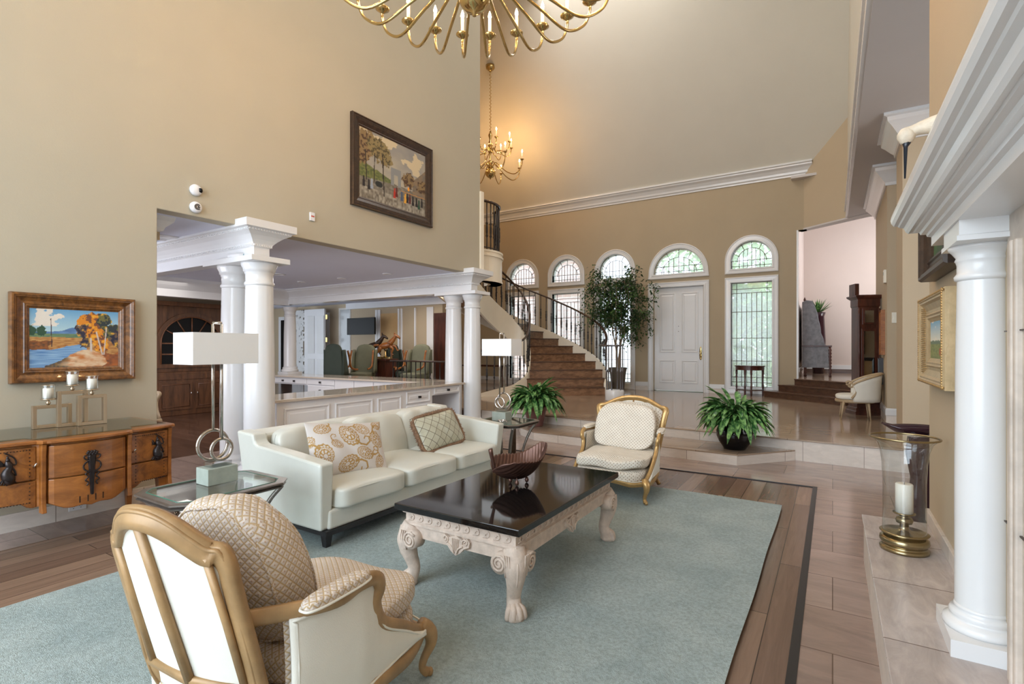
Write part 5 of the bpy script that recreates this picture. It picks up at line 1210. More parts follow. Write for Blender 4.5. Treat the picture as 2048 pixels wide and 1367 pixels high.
# ================================================================ PICTURES
def hash2(i, j): 
    n = math.sin(i*127.1+j*311.7)*43758.5453; return n-math.floor(n)
def vnoise(x, y):
    i, j = math.floor(x), math.floor(y); f, g = x-i, y-j; f = f*f*(3-2*f); g = g*g*(3-2*g)
    return (hash2(i, j)*(1-f)+hash2(i+1, j)*f)*(1-g)+(hash2(i, j+1)*(1-f)+hash2(i+1, j+1)*f)*g
def fbm(x, y, o=4): return sum(vnoise(x*2**k, y*2**k)/2**(k+1) for k in range(o))
def C(r, g, b): return (lin(r), lin(g), lin(b))
def mx(a, b, t): t = max(0, min(1, t)); return tuple(a[i]*(1-t)+b[i]*t for i in range(3))
def river(u, v):
    n = fbm(u*9, v*9); c = mx(C(176, 206, 214), C(80, 150, 200), (v-0.6)*2.2)
    if n+0.25*math.sin(u*9) > 0.62 and v > 0.70 and u < 0.6: c = C(222, 216, 206)
    hill = 0.60+0.07*math.exp(-((u-0.48)/0.12)**2)+0.02*vnoise(u*14, 1)
    if v < hill: c = mx(C(104, 140, 186), C(70, 104, 150), vnoise(u*30, v*30))
    if v < 0.575: c = mx(C(120, 140, 90), C(70, 110, 100), vnoise(u*20, v*50))
    if v < 0.51+0.02*vnoise(u*9, 3): c = mx(C(200, 156, 96), C(150, 96, 52), vnoise(u*26, v*60))
    if u < 0.18+0.08*vnoise(u*5, v*14) and v < 0.44+0.05*vnoise(u*18, 4): c = mx(C(150, 90, 44), C(84, 60, 46), vnoise(u*40, v*50))
    rv = 0.30+0.16*u; 
    if v < 0.30+0.30*max(0, u-0.22)*(u < 0.62)+0.02*vnoise(u*20, 5) and v > 0.30*(u-0.1)/0.3*0 and u < 0.64 and v < 0.40:
        c = mx(C(72, 120, 176), C(150, 186, 216), vnoise(u*8, v*90))
    bank = 0.30*math.exp(-((u-0.62)/0.30)**2)+0.02*vnoise(u*30, 9)
    if v < bank and u > 0.16: q1 = mx(C(190, 116, 58), C(222, 200, 168), 1.9*fbm(u*11+v*5, v*24)-0.45); q2 = mx(C(130, 104, 66), C(70, 68, 70), vnoise(u*50, v*40)); c = mx(q2, q1, (u-0.36+0.16*(vnoise(u*20, v*20)-0.5))*9)
    if u > 0.76+0.12*vnoise(u*9, v*14) and v < 0.22+0.07*vnoise(u*16, 2): c = mx(C(176, 100, 50), C(90, 60, 50), vnoise(u*30, v*30))
    for (a, b_, r, rr, dk) in ((0.67, 0.76, 0.17, 0, 0), (0.58, 0.64, 0.10, 0, 1), (0.75, 0.58, 0.16, 0, 0), (0.82, 0.82, 0.10, 0, 2), (0.93, 0.62, 0.13, 0, 2), (0.99, 0.5, 0.12, 0, 1), (0.62, 0.42, 0.08, 0, 1), (0.78, 0.40, 0.11, 0, 0)):
        if math.hypot(u-a, (v-b_)*0.75)+0.10*(fbm(u*22, v*16)-0.5) < r*0.88:
            k = fbm(u*26+5, v*20); q = (C(208, 124, 36), C(44, 48, 70), C(52, 84, 62))[dk]; c = mx(q, C(40, 40, 60) if k > 0.52 else C(232, 176, 60), 0.75 if (k > 0.52 or k < 0.33) else 0.15)
    for (a, b_, r) in ((0.03, 0.63, 0.055), (0.125, 0.63, 0.05)):
        if math.hypot(u-a, (v-b_)*0.7)+0.06*(fbm(u*30, v*30)-0.5) < r: c = C(44, 78, 60)
    for x0, z0, x1, z1, w_ in ((0.235, 0.36, 0.225, 0.83, 0.0045), (0.67, 0.28, 0.665, 0.5, 0.012), (0.80, 0.22, 0.73, 0.62, 0.009), (0.82, 0.22, 0.85, 0.7, 0.007)):
        if seg_d(u, v, x0, z0, x1, z1) < w_: c = C(200, 186, 176) if x0 > 0.5 else C(60, 44, 50)
    return c
def street(u, v):
    c = mx(C(150, 146, 140), C(182, 172, 150), fbm(u*5, v*5)*2-0.6); c = mx(c, C(116, 118, 122), max(0, v-0.55)*1.2*vnoise(u*7, v*9))
    if fbm(u*6+3, v*8) > 0.60 and v > 0.55: c = C(202, 186, 154)
    if v < 0.34+0.02*vnoise(u*30, 0): c = mx(C(140, 134, 122), C(96, 88, 76), vnoise(u*40, v*40))
    if v < 0.18: c = mx(C(170, 164, 150), C(90, 80, 68), vnoise(u*50, v*30))
    if u < 0.45 and 0.30+0.1*u < v < 0.50-0.30*u+0.05*vnoise(u*20, 2): c = mx(C(126, 128, 72), C(70, 84, 48), vnoise(u*50, v*50))
    if 0.44 < u < 0.60 and 0.33 < v < 0.60:       # plain stone gateway in the mist
        c = C(134, 136, 136) if not (0.49 < u < 0.55 and v < 0.50) else c
    if u > 0.78 and v < 0.50+0.25*(u-0.78)/0.22 and v > 0.3: c = mx(C(108, 100, 92), C(140, 118, 90), vnoise(u*30, v*30))
    for (a, b_, r, k_) in ((0.10, 0.80, 0.15, 0), (0.25, 0.78, 0.14, 1), (0.36, 0.70, 0.10, 1), (0.05, 0.62, 0.10, 0), (0.72, 0.50, 0.10, 0), (0.95, 0.45, 0.08, 0)):
        if math.hypot(u-a, (v-b_)*0.8)+0.14*(fbm(u*24, v*20)-0.5) < r*0.95:
            n = fbm(u*40, v*34); c = mx(C(96, 66, 44) if k_ == 0 else C(104, 98, 60), C(60, 44, 34) if n > 0.5 else C(156, 134, 92), 0.6)
    for x0, z0, x1, z1, w_ in ((0.10, 0.28, 0.08, 0.7, 0.007), (0.20, 0.26, 0.21, 0.7, 0.006), (0.345, 0.12, 0.32, 0.72, 0.008)):
        if seg_d(u, v, x0, z0, x1, z1) < w_: c = C(44, 34, 28)
    if math.hypot((u-0.27)/0.055, (v-0.27)/0.045) < 1: c = C(34, 36, 36)
    for i, (a, z, q) in enumerate(((0.06, 0.27, 0), (0.13, 0.25, 0), (0.17, 0.27, 3), (0.50, 0.25, 1), (0.53, 0.27, 2), (0.61, 0.24, 4), (0.665, 0.22, 5), (0.70, 0.24, 0), (0.74, 0.24, 2), (0.79, 0.22, 0), (0.85, 0.22, 0), (0.89, 0.2, 6), (0.94, 0.24, 0))):
        if abs(u-a) < 0.013*(1-0.5*(v-z)/0.09) and z-0.10 < v < z+0.05: c = (C(34, 30, 34), C(176, 44, 30), C(90, 30, 30), C(150, 160, 176), C(70, 84, 110), C(220, 160, 50), C(30, 70, 50))[q]
    if 0.70 < u < 0.73 and 0.33 < v < 0.39: c = C(240, 160, 50)
    if 0.6 < u and 0.285 < v < 0.30: c = C(200, 140, 70)
    return c
def meadow(u, v): 
    c = mx(C(226, 220, 200), C(120, 170, 200), (v-0.45)*2)
    if fbm(u*6, v*6) > 0.6 and v > 0.5: c = C(226, 214, 200)
    if v < 0.46+0.03*vnoise(u*14, 2): c = C(96, 116, 96)
    if v < 0.40: c = mx(C(140, 146, 84), C(96, 110, 60), vnoise(u*20, v*30))
    if math.hypot((u-0.6)/0.05, (v-0.2)/0.1) < 1: c = C(170, 80, 50)
    if math.hypot((u-0.75)/0.05, (v-0.22)/0.1) < 1: c = C(220, 216, 206)
    return c
def picture(name, label, plane, x, y0, y1, z0, z1, fw, depth, face, art, mats, profile, n=(110, 70), lean=0.0):
    """picture on a wall at x; face +1 looks to +x, -1 to -x. local: u along y"""
    t = thing(name, label, 'painting', (x, (y0+y1)/2, (z0+z1)/2), 0)
    hw, hh = (y1-y0)/2, (z1-z0)/2
    p = MB(); rings = []
    for o, d in profile: rings.append([(face*d*depth+lean*0, -hw+o*fw, -hh+o*fw), (face*d*depth, hw-o*fw, -hh+o*fw), (face*d*depth, hw-o*fw, hh-o*fw), (face*d*depth, -hw+o*fw, hh-o*fw)])
    p.loops(rings, (False, False)); fr = p.build('frame', mats[0], t)
    a, b_ = hw-fw*0.97, hh-fw*0.97
    p = MB(); s = 1 if face > 0 else -1
    p.grid(lambda u, v: (face*depth*0.30, s*(2*u-1)*a, (2*v-1)*b_), n[0], n[1], uv=(1, 1), smooth=False); p.build('canvas', 'vc', t, colfn=art)
    p = MB(); p.box(0, face*depth*0.25, -hw+0.01, hw-0.01, -hh+0.01, hh-0.01); p.build('backing', 'frame_dark', t)
    return t, fr
PR = [(0, 0), (0, 0.80), (0.06, 0.98), (0.16, 1.0), (0.20, 0.90), (0.26, 0.90), (0.34, 0.72), (0.55, 0.50), (0.66, 0.52), (0.72, 0.60), (0.78, 0.52), (0.84, 0.54), (0.90, 0.42), (1.0, 0.30)]
picture('landscape_painting', 'autumn river landscape painting in a wide burnished wooden frame', 'x', LX+0.002, 1.135, 1.865, 1.005, 1.63, 0.105, 0.055, 1, river, ['frame_brown'], PR, (190, 120))
PR2 = [(0, 0), (0, 0.9), (0.05, 1.0), (0.12, 1.0), (0.16, 0.86), (0.22, 0.90), (0.5, 0.80), (0.80, 0.45), (0.86, 0.5), (0.92, 0.38), (1.0, 0.30)]
_, fr = picture('street_painting', 'large grey city boulevard painting in a dark frame high on the wall', 'x', LX+0.002, 4.035, 5.43, 2.905, 3.98, 0.125, 0.05, 1, street, ['frame_dark'], PR2, (150, 120))
p = MB(); p.tube([(0.047, -0.69, -0.53), (0.047, -0.69, 0.53), (0.047, 0.69, 0.53), (0.047, 0.69, -0.53)], 0.004, 4, closed=True); p.build('gilt_edge', 'gold_wood', fr)
t, fr = picture('gilt_framed_painting', 'small meadow painting in a deep carved gold frame on the right wall', 'x', 0.463, 2.92, 3.66, 1.06, 1.52, 0.135, 0.056, -1, meadow, ['champ'], PR, (70, 50))
p = MB(); 
for i in range(60):
    y = -0.37+0.74*i/59
    for s in (-1, 1): p.cushion((-0.053, y, s*0.217), (0.006, 0.008, 0.007), 2, n=2)
for i in range(38):
    z = -0.22+0.44*i/37
    for s in (-1, 1): p.cushion((-0.053, s*0.358, z), (0.006, 0.007, 0.008), 2, n=2)
for i in range(34):
    z = -0.17+0.34*i/33
    for s in (-1, 1): p.tube([(-0.044, s*0.33, z), (-0.028, s*0.285, z)], 0.003, 4)
p.build('carving', 'gold', fr)
picture('dark_framed_painting', 'green painting in a dark ornate frame tucked under the mantel end', 'x', 0.463, 2.75, 3.50, 1.60, 2.15, 0.12, 0.075, -1, lambda u, v: mx(C(70, 110, 60), C(30, 50, 34), fbm(u*8, v*8)*1.6-0.3), ['frame_dark'], PR, (30, 20))
# small wall devices
def dome(name, label, y, z, txt=None):
    t = thing(name, label, 'camera' if not txt else 'smoke alarm', (LX, y, z))
    p = MB(); p.M = Matrix.Rotation(rad(90), 4, 'Y'); p.lathe([(0.048, 0), (0.05, 0.02), (0.044, 0.035), (0.03, 0.044), (0.001, 0.046)], n=28); p.build('housing', 'white2', t)
    if txt:
        p = MB(); p.tube([(0.047, 0.022*math.cos(a), 0.022*math.sin(a)) for a in [rad(40+i*12) for i in range(25)]], 0.004, 5); p.tube([(0.048, 0.0, 0), (0.048, 0.02, 0)], 0.004, 5); p.build('grille', 'iron', t)
        p = MB(); p.tube([(0.047, 0.012*math.cos(i*math.pi/6), 0.012*math.sin(i*math.pi/6)) for i in range(12)], 0.003, 5, closed=True); p.build('sensor_ring', 'iron', t)
    else:
        p = MB(); p.M = Matrix.Translation((0.035, 0.018, 0.0)) @ Matrix.Rotation(rad(70), 4, 'Z') @ Matrix.Rotation(rad(90), 4, 'Y'); p.lathe([(0.02, 0), (0.02, 0.02), (0.012, 0.026), (0.001, 0.026)], n=16); p.build('lens', 'black', t)
dome('security_camera', 'round white camera with dark lens, upper device above the opening corner', 2.335, 2.625); dome('smoke_alarm', 'round white alarm with spiral grille, just below the white camera', 2.335, 2.475, True)
t = thing('wall_sensor', 'small white wall alarm with red lettering between column and boulevard painting', 'sensor', (LX, 3.52, 2.65))
p = MB(); p.box(0, 0.02, -0.03, 0.03, -0.045, 0.045); p.build('case', 'white2', t, bevel=0.004)
p = MB(); p.box(0.02, 0.022, -0.018, -0.006, -0.004, 0.010); p.box(0.02, 0.022, -0.003, 0.004, -0.004, 0.010); p.box(0.02, 0.022, 0.007, 0.018, -0.004, 0.010)
M['redink'] = plain('red_print', rgb(200, 60, 40), 0.5); p.build('red_lettering', 'redink', t)
t = thing('power_outlet', 'white double outlet low on the baseboard under the sideboard', 'outlet', (LX+0.016, 1.50, 0.085))
p = MB(); p.box(0, 0.006, -0.045, 0.06, -0.028, 0.035); p.build('cover_plate', 'white2', t, bevel=0.002)
p = MB()
for y in (-0.018, 0.026): p.box(0.006, 0.0068, y-0.008, y-0.005, 0.0, 0.012); p.box(0.006, 0.0068, y+0.004, y+0.007, 0.0, 0.012); p.tube([(0.006, y, -0.010), (0.007, y, -0.010)], 0.003, 6)
p.build('socket_slots', 'iron', t)
t = thing('wall_spotlight', 'white tube spotlight lying on the ledge above the paired columns', 'spotlight', (-4.95, 2.85, 2.12), rad(25))
p = MB(); p.tube([(-0.10, 0, 0.03), (0.06, 0, 0.035)], 0.026, 16); p.build('tube_body', 'white2', t)
M['bluedot'] = plain('blue_print', rgb(90, 150, 160), 0.5)
p = MB(); p.tube([(0.061, 0, 0.035), (0.063, 0, 0.035)], 0.017, 16); p.build('end_badge', 'bluedot', t)
t = thing('ceiling_spotlight', 'white angled wall spotlight left of the rear column', 'spotlight', (-7.6, 4.35, 1.72)); p = MB(); p.tube([(0, 0, 0.16), (0.05, 0.02, 0.0)], [0.045, 0.06], 14); p.build('shade', 'white2', t); p = MB(); p.tube([(0, 0, 0.16), (0, 0.02, 0.68)], 0.008, 8); p.build('stem', 'white2', t)

# ================================================================ FIREPLACE
b = MB(); b.box(0.155, 0.463, -2.0, 3.65, 0, 0.262); o = b.build('hearth', 'riser'); tag(o, 'long raised travertine hearth running along the right wall', 'hearth')
b = MB(); b.box(0.145, 0.463, -2.0, 3.66, 0.262, 0.27); b.build('hearth_slab', 'hearth', o, bevel=0.004)
b = MB(); b.box(0.448, 0.466, 2.4, 3.72, 0.27, 0.34); struct(b.build('baseboard_hearth', 'riser', bevel=0.003))
fp = thing('fireplace', 'white mantelpiece with deep stepped crown over pale stone surround', 'fireplace', (0, 0, 0))
b = MB(); b.box(0.452, 0.70, -0.2, 2.13, 0.27, 1.66); fo = b.build('stone_surround', 'stone', fp, bevel=0.004)
b = MB()
for z in (0.72, 1.30): b.box(0.446, 0.456, 1.55, 2.135, z-0.002, z+0.002)
b.build('joint', 'darkline', fo)
b = MB(); b.box(0.436, 0.46, 1.98, 2.06, 0.27, 1.56); b.box(0.430, 0.46, 2.0, 2.02, 0.27, 1.56); b.build('stone_moulding', 'stone', fo, bevel=0.006)
pf = [(0.0, 1.65), (0.0, 1.685), (0.012, 1.69), (0.015, 1.70), (0.030, 1.702), (0.034, 1.712), (0.048, 1.716), (0.052, 1.722), (0.066, 1.718), (0.074, 1.728), (0.080, 1.745), (0.094, 1.752), (0.098, 1.758), (0.110, 1.762), (0.118, 1.775), (0.121, 1.790), (0.118, 1.806), (0.112, 1.812), (0.112, 1.818)]
b = MB(); b.rloft(0.33, 0.62, -0.3, 2.59, pf, (1, 0, 1, 1)); b.build('mantel_shelf', 'white', fp)
b = MB(); b.rloft(0.33, 0.62, 2.10, 2.37, [(-0.01, 1.585), (0, 1.585), (0, 1.60), (-0.006, 1.604), (-0.006, 1.655)], (1, 0, 1, 1)); b.build('mantel_block', 'white', fp)
b = MB(); b.rloft(0.33, 0.62, -0.12, 0.15, [(-0.01, 1.585), (0, 1.585), (0, 1.60), (-0.006, 1.604), (-0.006, 1.655)], (1, 0, 1, 1)); b.build('mantel_block', 'white', fp)
for yy in (2.255, -0.0+0.015):
    r = 0.070; z0 = 0.27; h = 1.585-z0; cx = 0.418
    b = MB(); b.lathe([(r, 0.10), (r, h*0.4), (r*0.97, h*0.7), (r*0.90, h-0.10)], (cx, yy, z0), 36, cap=False); c = b.build('column', 'white', fp, fix=False)
    b = MB(); b.box(cx-0.10, cx+0.16, yy-0.135, yy+0.135, z0, z0+0.055); b.lathe([(0.100, 0.055), (0.104, 0.067), (0.100, 0.080), (0.086, 0.086), (0.080, 0.090), (0.082, 0.094), (0.086, 0.102), (0.082, 0.112), (0.070, 0.118), (0.074, 0.122), (0.070, 0.132)], (cx, yy, z0), 36); b.build('column_base', 'white', c)
    b = MB(); b.lathe([(0.063, h-0.115), (0.070, h-0.110), (0.072, h-0.100), (0.068, h-0.093), (0.064, h-0.088), (0.064, h-0.060), (0.067, h-0.050), (0.070, h-0.046), (0.066, h-0.036), (0.078, h-0.018), (0.086, h-0.010), (0.088, h)], (cx, yy, z0), 36); b.build('column_capital', 'white', c)
# bird on the mantel
t = thing('shorebird_carving', 'pale carved shorebird with long black beak perched on the mantel', 'bird carving', (0.30, 1.97, 1.819), rad(-8))
p = MB(); p.cushion((0.075, 0, 0.085), (0.105, 0.045, 0.045), 2.2, n=8, rot=Matrix.Rotation(rad(8), 4, 'Y')); p.tube(bez([(0.0, 0, 0.095), (-0.05, 0, 0.10), (-0.09, 0, 0.095), (-0.105, 0, 0.088)], 4), [0.036, 0.034, 0.031, 0.028, 0.025, 0.022, 0.020, 0.018, 0.017, 0.018, 0.020, 0.022, 0.022], 10)
p.lathe([(0.001, -0.027), (0.016, -0.020), (0.024, -0.004), (0.024, 0.008), (0.016, 0.022), (0.001, 0.028)], (-0.108, 0, 0.082), 14); p.build('body', 'bird', t)
p = MB(); p.tube([(-0.108, 0, 0.064), (-0.110, 0.002, 0.05), (-0.112, 0.008, -0.045)], [0.014, 0.006, 0.0025], 8); p.build('beak', 'beak', t)
for y in (-0.015, 0.015):
    p = MB(); p.tube([(0.06, y, 0.05), (0.06, y, 0.0)], 0.003, 6); p.build('leg', 'iron', t)
# hurricane lantern with candle
t = thing('hurricane_lantern', 'tall flared glass hurricane on a tiered brass foot on the hearth', 'lantern', (0.295, 3.12, 0.27))
p = MB(); p.lathe([(0.098, 0), (0.100, 0.012), (0.094, 0.018), (0.080, 0.022), (0.092, 0.030), (0.100, 0.045), (0.098, 0.060), (0.085, 0.070), (0.060, 0.074), (0.062, 0.078), (0.096, 0.082), (0.100, 0.088), (0.09, 0.092), (0.030, 0.096), (0.020, 0.105), (0.018, 0.125), (0.032, 0.132), (0.036, 0.145), (0.030, 0.158), (0.018, 0.162), (0.022, 0.170), (0.044, 0.176), (0.046, 0.181), (0.001, 0.182)], n=40); p.build('brass_foot', 'agedbrass', t)
p = MB(); p.lathe([(0.088, 0.093), (0.086, 0.20), (0.086, 0.33), (0.090, 0.42), (0.098, 0.48), (0.112, 0.52), (0.138, 0.545)], n=48, cap=False); p.build('glass_cylinder', 'glass', t)
p = MB(); p.tube([(0.138*math.cos(a*math.pi/24), 0.138*math.sin(a*math.pi/24), 0.545) for a in range(48)], 0.005, 6, closed=True); p.build('brass_rim', 'agedbrass', t)
t = thing('pillar_candle', 'cream pillar candle standing inside the glass hurricane', 'candle', (0.295, 3.12, 0.452))
p = MB(); p.lathe([(0.001, 0), (0.036, 0), (0.036, 0.135), (0.032, 0.140), (0.001, 0.134)], n=28); p.build('wax', 'candle', t); p = MB(); p.tube([(0, 0, 0.134), (0.001, 0, 0.148)], 0.0015, 5); p.build('wick', 'iron', t)
# purple glazed leaf sculpture on its stand past the wall end
t = thing('purple_bowl_sculpture', 'dark purple glazed leaf bowl on a tall rippled stand at the hearth end', 'sculpture', (0.455, 4.02, 0), rad(15))
p = MB(); p.loops([[(0.07*k*math.cos(a*math.pi/8)+0.01*math.sin(z*30), 0.05*k*math.sin(a*math.pi/8), z) for a in range(16)] for z, k in ((0.005, 1.2), (0.03, 1.0), (0.15, 0.85), (0.3, 0.95), (0.45, 0.8), (0.6, 0.95), (0.70, 1.0))]); p.build('stand', 'purple', t, smooth=True)
p = MB(); p.grid(lambda u, v: ((2*u-1)*0.20, (2*v-1)*0.085*max(0, 1-abs(2*u-1)**2.5)**0.6, 0.715+0.035*abs(2*u-1)**2+0.05*(2*v-1)**2*(1-abs(2*u-1)**2)+(0.03 if u < 0.2 else 0)*(1-u*5)), 24, 12); p.build('bowl', 'purple', t, solid=0.012)

# ================================================================ PLANTS
def leafy_plant(label, loc, potmat, pot_prof, hgt, spread, n, seed, lw=0.020):
    random.seed(seed); t = thing('potted_plant', label, 'plant', loc)
    p = MB(); p.lathe(pot_prof, n=40); p.build('pot', potmat, t)
    zt = max(z for r, z in pot_prof); rt = pot_prof[-1][0]
    p = MB(); p.lathe([(0.001, zt-0.025), (rt*0.92, zt-0.025)], n=24, cap=False); p.build('soil', 'soil', t)
    p = MB(); p.sm = True
    for i in range(n):
        a = random.uniform(0, 2*math.pi); e = random.random(); lean = 0.15+0.85*e**0.8
        base = Vector((rt*0.4*random.random()*math.cos(a), rt*0.4*random.random()*math.sin(a), zt-0.02)); sh = random.uniform(0.25, 1.0)*hgt*(1-0.45*e)
        st_ = base+Vector((math.cos(a)*lean*spread*0.33, math.sin(a)*lean*spread*0.33, sh*0.62))
        if i % 3 == 0:
            p.mi = 1; p.tube([base, base.lerp(st_, 0.5)+Vector((0, 0, 0.02)), st_], 0.004, 4); p.mi = 0
        L = random.uniform(0.16, 0.26)*hgt/0.35; a2 = a+random.uniform(-0.7, 0.7); up = random.uniform(0.35, 1.1)*(1.15-e)
        D = Vector((math.cos(a2), math.sin(a2), 0)); S = Vector((-math.sin(a2), math.cos(a2), 0)); w_ = lw*random.uniform(0.8, 1.25)
        prev = None; m = 6
        for k in range(m+1):
            s_ = k/m; c = st_+D*(L*s_*(0.9))+Vector((0, 0, L*(up*s_-(0.40+0.55*e)*s_*s_))); ww = w_*max(0, math.sin(math.pi*min(1, s_*0.93+0.06)))**0.7*(1 if s_ < 0.97 else 0.2)
            tl = S*ww; dn = Vector((0, 0, -ww*0.25)); row = [p.v(c-tl+Vector((0, 0, ww*0.35))), p.v(c+dn), p.v(c+tl+Vector((0, 0, ww*0.35)))]
            if prev: p.f([prev[0], prev[1], row[1], row[0]]); p.f([prev[1], prev[2], row[2], row[1]])
            prev = row
    p.build('foliage', ['leaf', 'leaf'], t, fix=False); return t
rp = [(0.115, 0.0), (0.125, 0.02), (0.165, 0.08), (0.195, 0.15), (0.195, 0.20), (0.175, 0.25), (0.155, 0.275), (0.165, 0.29), (0.160, 0.295), (0.14, 0.285)]
leafy_plant('bushy green plant in a round glossy black pot on the travertine step', (-0.93, 6.20, SZ), 'blackpot', rp, 0.40, 0.60, 230, 21, 0.030)
tp = [(0.105, 0.0), (0.11, 0.01), (0.15, 0.20), (0.162, 0.265), (0.168, 0.27), (0.168, 0.285), (0.155, 0.285), (0.15, 0.27)]
leafy_plant('bushy green plant in a plain mauve plastic pot behind the end table', (-3.66, 6.50, SZ), 'terracotta', tp, 0.44, 0.60, 230, 33, 0.030)
# ficus tree
random.seed(8); t = thing('ficus_tree', 'tall leafy ficus tree in front of the arched window left of the door', 'tree', (-4.17, 11.25, FZ))
p = MB(); p.lathe([(0.13, 0), (0.14, 0.02), (0.18, 0.42), (0.20, 0.52), (0.21, 0.54), (0.205, 0.56), (0.18, 0.55), (0.17, 0.50)], n=28); p.build('pot', 'grey_pot', t)
p = MB(); p.lathe([(0.001, 0.5), (0.17, 0.5)], n=20, cap=False); p.build('soil', 'soil', t)
tips = []; p = MB()
for k in range(4):
    a = k*1.6; q = bez([(0.03*math.cos(a), 0.03*math.sin(a), 0.48), (0.05*math.cos(a+1), 0.05*math.sin(a+1), 0.9), (0.14*math.cos(a+1.6), 0.14*math.sin(a+1.6), 1.5), (0.2*math.cos(a+2), 0.2*math.sin(a+2), 2.2)], 5)
    p.tube(q, [0.018]*5+[0.015]*5+[0.010]*6, 7)
    for j in range(20):
        b0 = q[random.randrange(5, 16)]; an = random.uniform(0, 6.28); R = random.uniform(0.25, 0.80); h = random.uniform(0.15, 1.0)
        e = Vector((R*math.cos(an)*1.05, R*math.sin(an)*0.7, min(3.0, b0.z+h))); mid = b0.lerp(e, 0.55)+Vector((0, 0, 0.15)); dr_ = e+Vector((math.cos(an)*0.10, math.sin(an)*0.06, -random.uniform(0.1, 0.5)))
        tw = bez([b0, mid, e, dr_], 5); p.tube(tw, 0.004, 4); tips.append(tw)
p.build('branches', 'bark', t)
p = MB()
for tw in tips:
    for j in range(105):
        c = tw[random.randrange(4, len(tw))]+Vector((random.gauss(0, 0.055), random.gauss(0, 0.05), random.gauss(0, 0.06)))
        a = random.uniform(0, 6.28); d = Vector((math.cos(a)*0.8, math.sin(a)*0.8, random.uniform(-1.0, 0.1))).normalized(); s_ = Vector((-math.sin(a), math.cos(a), random.uniform(-0.4, 0.4))).normalized(); L = random.uniform(0.06, 0.10); w_ = L*0.24
        p.f([p.v(c), p.v(c+d*L*0.45+s_*w_), p.v(c+d*L), p.v(c+d*L*0.45-s_*w_)])
p.build('foliage', 'ficus', t, fix=False)

# ================================================================ ENTRY AND HALL FURNITURE
t = thing('half_moon_table', 'small mahogany half moon table before the tall right window', 'table', (-1.49, 11.78, FZ))
def half(r, z0, z1): return arc(0, 0.16, r, 180, 360, 20), z0, z1
for nm, r, z0, z1 in (('table_top', 0.30, 0.615, 0.635), ('apron', 0.28, 0.54, 0.615), ('shelf', 0.27, 0.115, 0.135)):
    p = MB(); p.prism([(x, y if True else 0) for x, y in arc(0, 0.14, r, 180, 360, 20)], z0, z1); p.build(nm, 'mahog', t, bevel=0.003)
for x, y in ((-0.255, 0.10), (0.255, 0.10), (-0.06, -0.12), (0.06, -0.12)):
    p = MB(); p.lathe([(0.012, 0), (0.018, 0.03), (0.022, 0.10), (0.014, 0.14), (0.022, 0.18), (0.015, 0.24), (0.013, 0.36), (0.020, 0.40), (0.014, 0.43), (0.022, 0.46), (0.022, 0.54)], (x, y, 0), 12); p.build('leg', 'mahog', t)
t = thing('settle_bench', 'tall blue grey suede settle with stepped side and turned dark legs', 'bench', (-0.33, 13.0, HZ))
p = MB(); p.prism([(-0.24, 0.28), (-0.24, 1.64), (-0.16, 1.68), (-0.04, 1.66), (0.03, 1.45), (0.05, 1.30), (0.09, 1.12), (0.10, 0.98), (0.15, 0.85), (0.17, 0.72), (0.25, 0.66), (0.27, 0.20), (-0.24, 0.20)], 0, 0.05, 'y'); p.build('side_panel', 'settle', t, bevel=0.006)
p = MB(); p.prism([(-0.24, 0.28), (-0.24, 1.64), (-0.16, 1.68), (-0.04, 1.66), (0.03, 1.45), (0.05, 1.30), (0.09, 1.12), (0.10, 0.98), (0.15, 0.85), (0.17, 0.72), (0.25, 0.66), (0.27, 0.20), (-0.24, 0.20)], 1.2, 1.25, 'y'); p.build('side_panel', 'settle', t, bevel=0.006)
p = MB(); p.box(-0.24, -0.18, 0.05, 1.2, 0.3, 1.6); p.box(-0.24, 0.25, 0.05, 1.2, 0.25, 0.42); p.build('seat', 'settle', t, bevel=0.02)
p = MB(); p.box(-0.245, 0.32, -0.02, 0.07, 0.655, 0.685); p.build('arm', 'mahog', t, bevel=0.006)
for x, h in ((0.285, 0.655), (-0.18, 0.20)):
    p = MB(); pr = [(0.02, 0)]
    for k in range(int(h/0.07)): pr += [(0.032, 0.02+k*0.07), (0.018, 0.055+k*0.07)]
    pr.append((0.03, h)); p.lathe(pr, (x, 0.02, 0), 12); p.build('turned_leg', 'mahog', t)
p = MB(); p.lathe([(0.01, 0), (0.028, 0.02), (0.02, 0.05), (0.001, 0.09)], (-0.19, 0.02, 1.66), 10); p.build('finial', 'mahog', t)
t = thing('agave_plant', 'spiky green agave top showing above the grey settle', 'plant', (-0.30, 14.70, HZ))
p = MB(); p.lathe([(0.12, 0), (0.16, 0.8), (0.13, 1.4), (0.16, 1.5)], n=20); p.build('urn', 'purple', t)
random.seed(5); p = MB()
for i in range(34):
    a = random.uniform(0, 6.28); e = random.uniform(0.3, 1.35); D = Vector((math.cos(a)*math.cos(e), math.sin(a)*math.cos(e), math.sin(e))); S = D.cross(Vector((0, 0, 1))).normalized()*0.022; b0 = Vector((0, 0, 1.48)); L = random.uniform(0.3, 0.42)
    p.f([p.v(b0-S), p.v(b0+D*L*0.5-S*1.2), p.v(b0+D*L), p.v(b0+D*L*0.5+S*1.2), p.v(b0+S)])
p.build('foliage', 'leaf', t, fix=False)
t = thing('longcase_clock', 'dark mahogany longcase clock with mirrored door beside the hall steps', 'clock', (0.42, 9.50, FZ), rad(20))
def cb(nm, mat, *a, par=t, bv=0.004):
    p = MB(); p.box(*a); return p.build(nm, mat, par, bevel=bv)
p = MB(); p.rloft(-0.14, 0.14, -0.12, 0.12, [(0.06, 0), (0.06, 0.05), (0.045, 0.06), (0.045, 0.10), (0.03, 0.11), (0.03, 0.16), (0.015, 0.17), (0.015, 0.34), (0.0, 0.36), (0, 0.42)]); p.build('plinth', 'mahog', t)
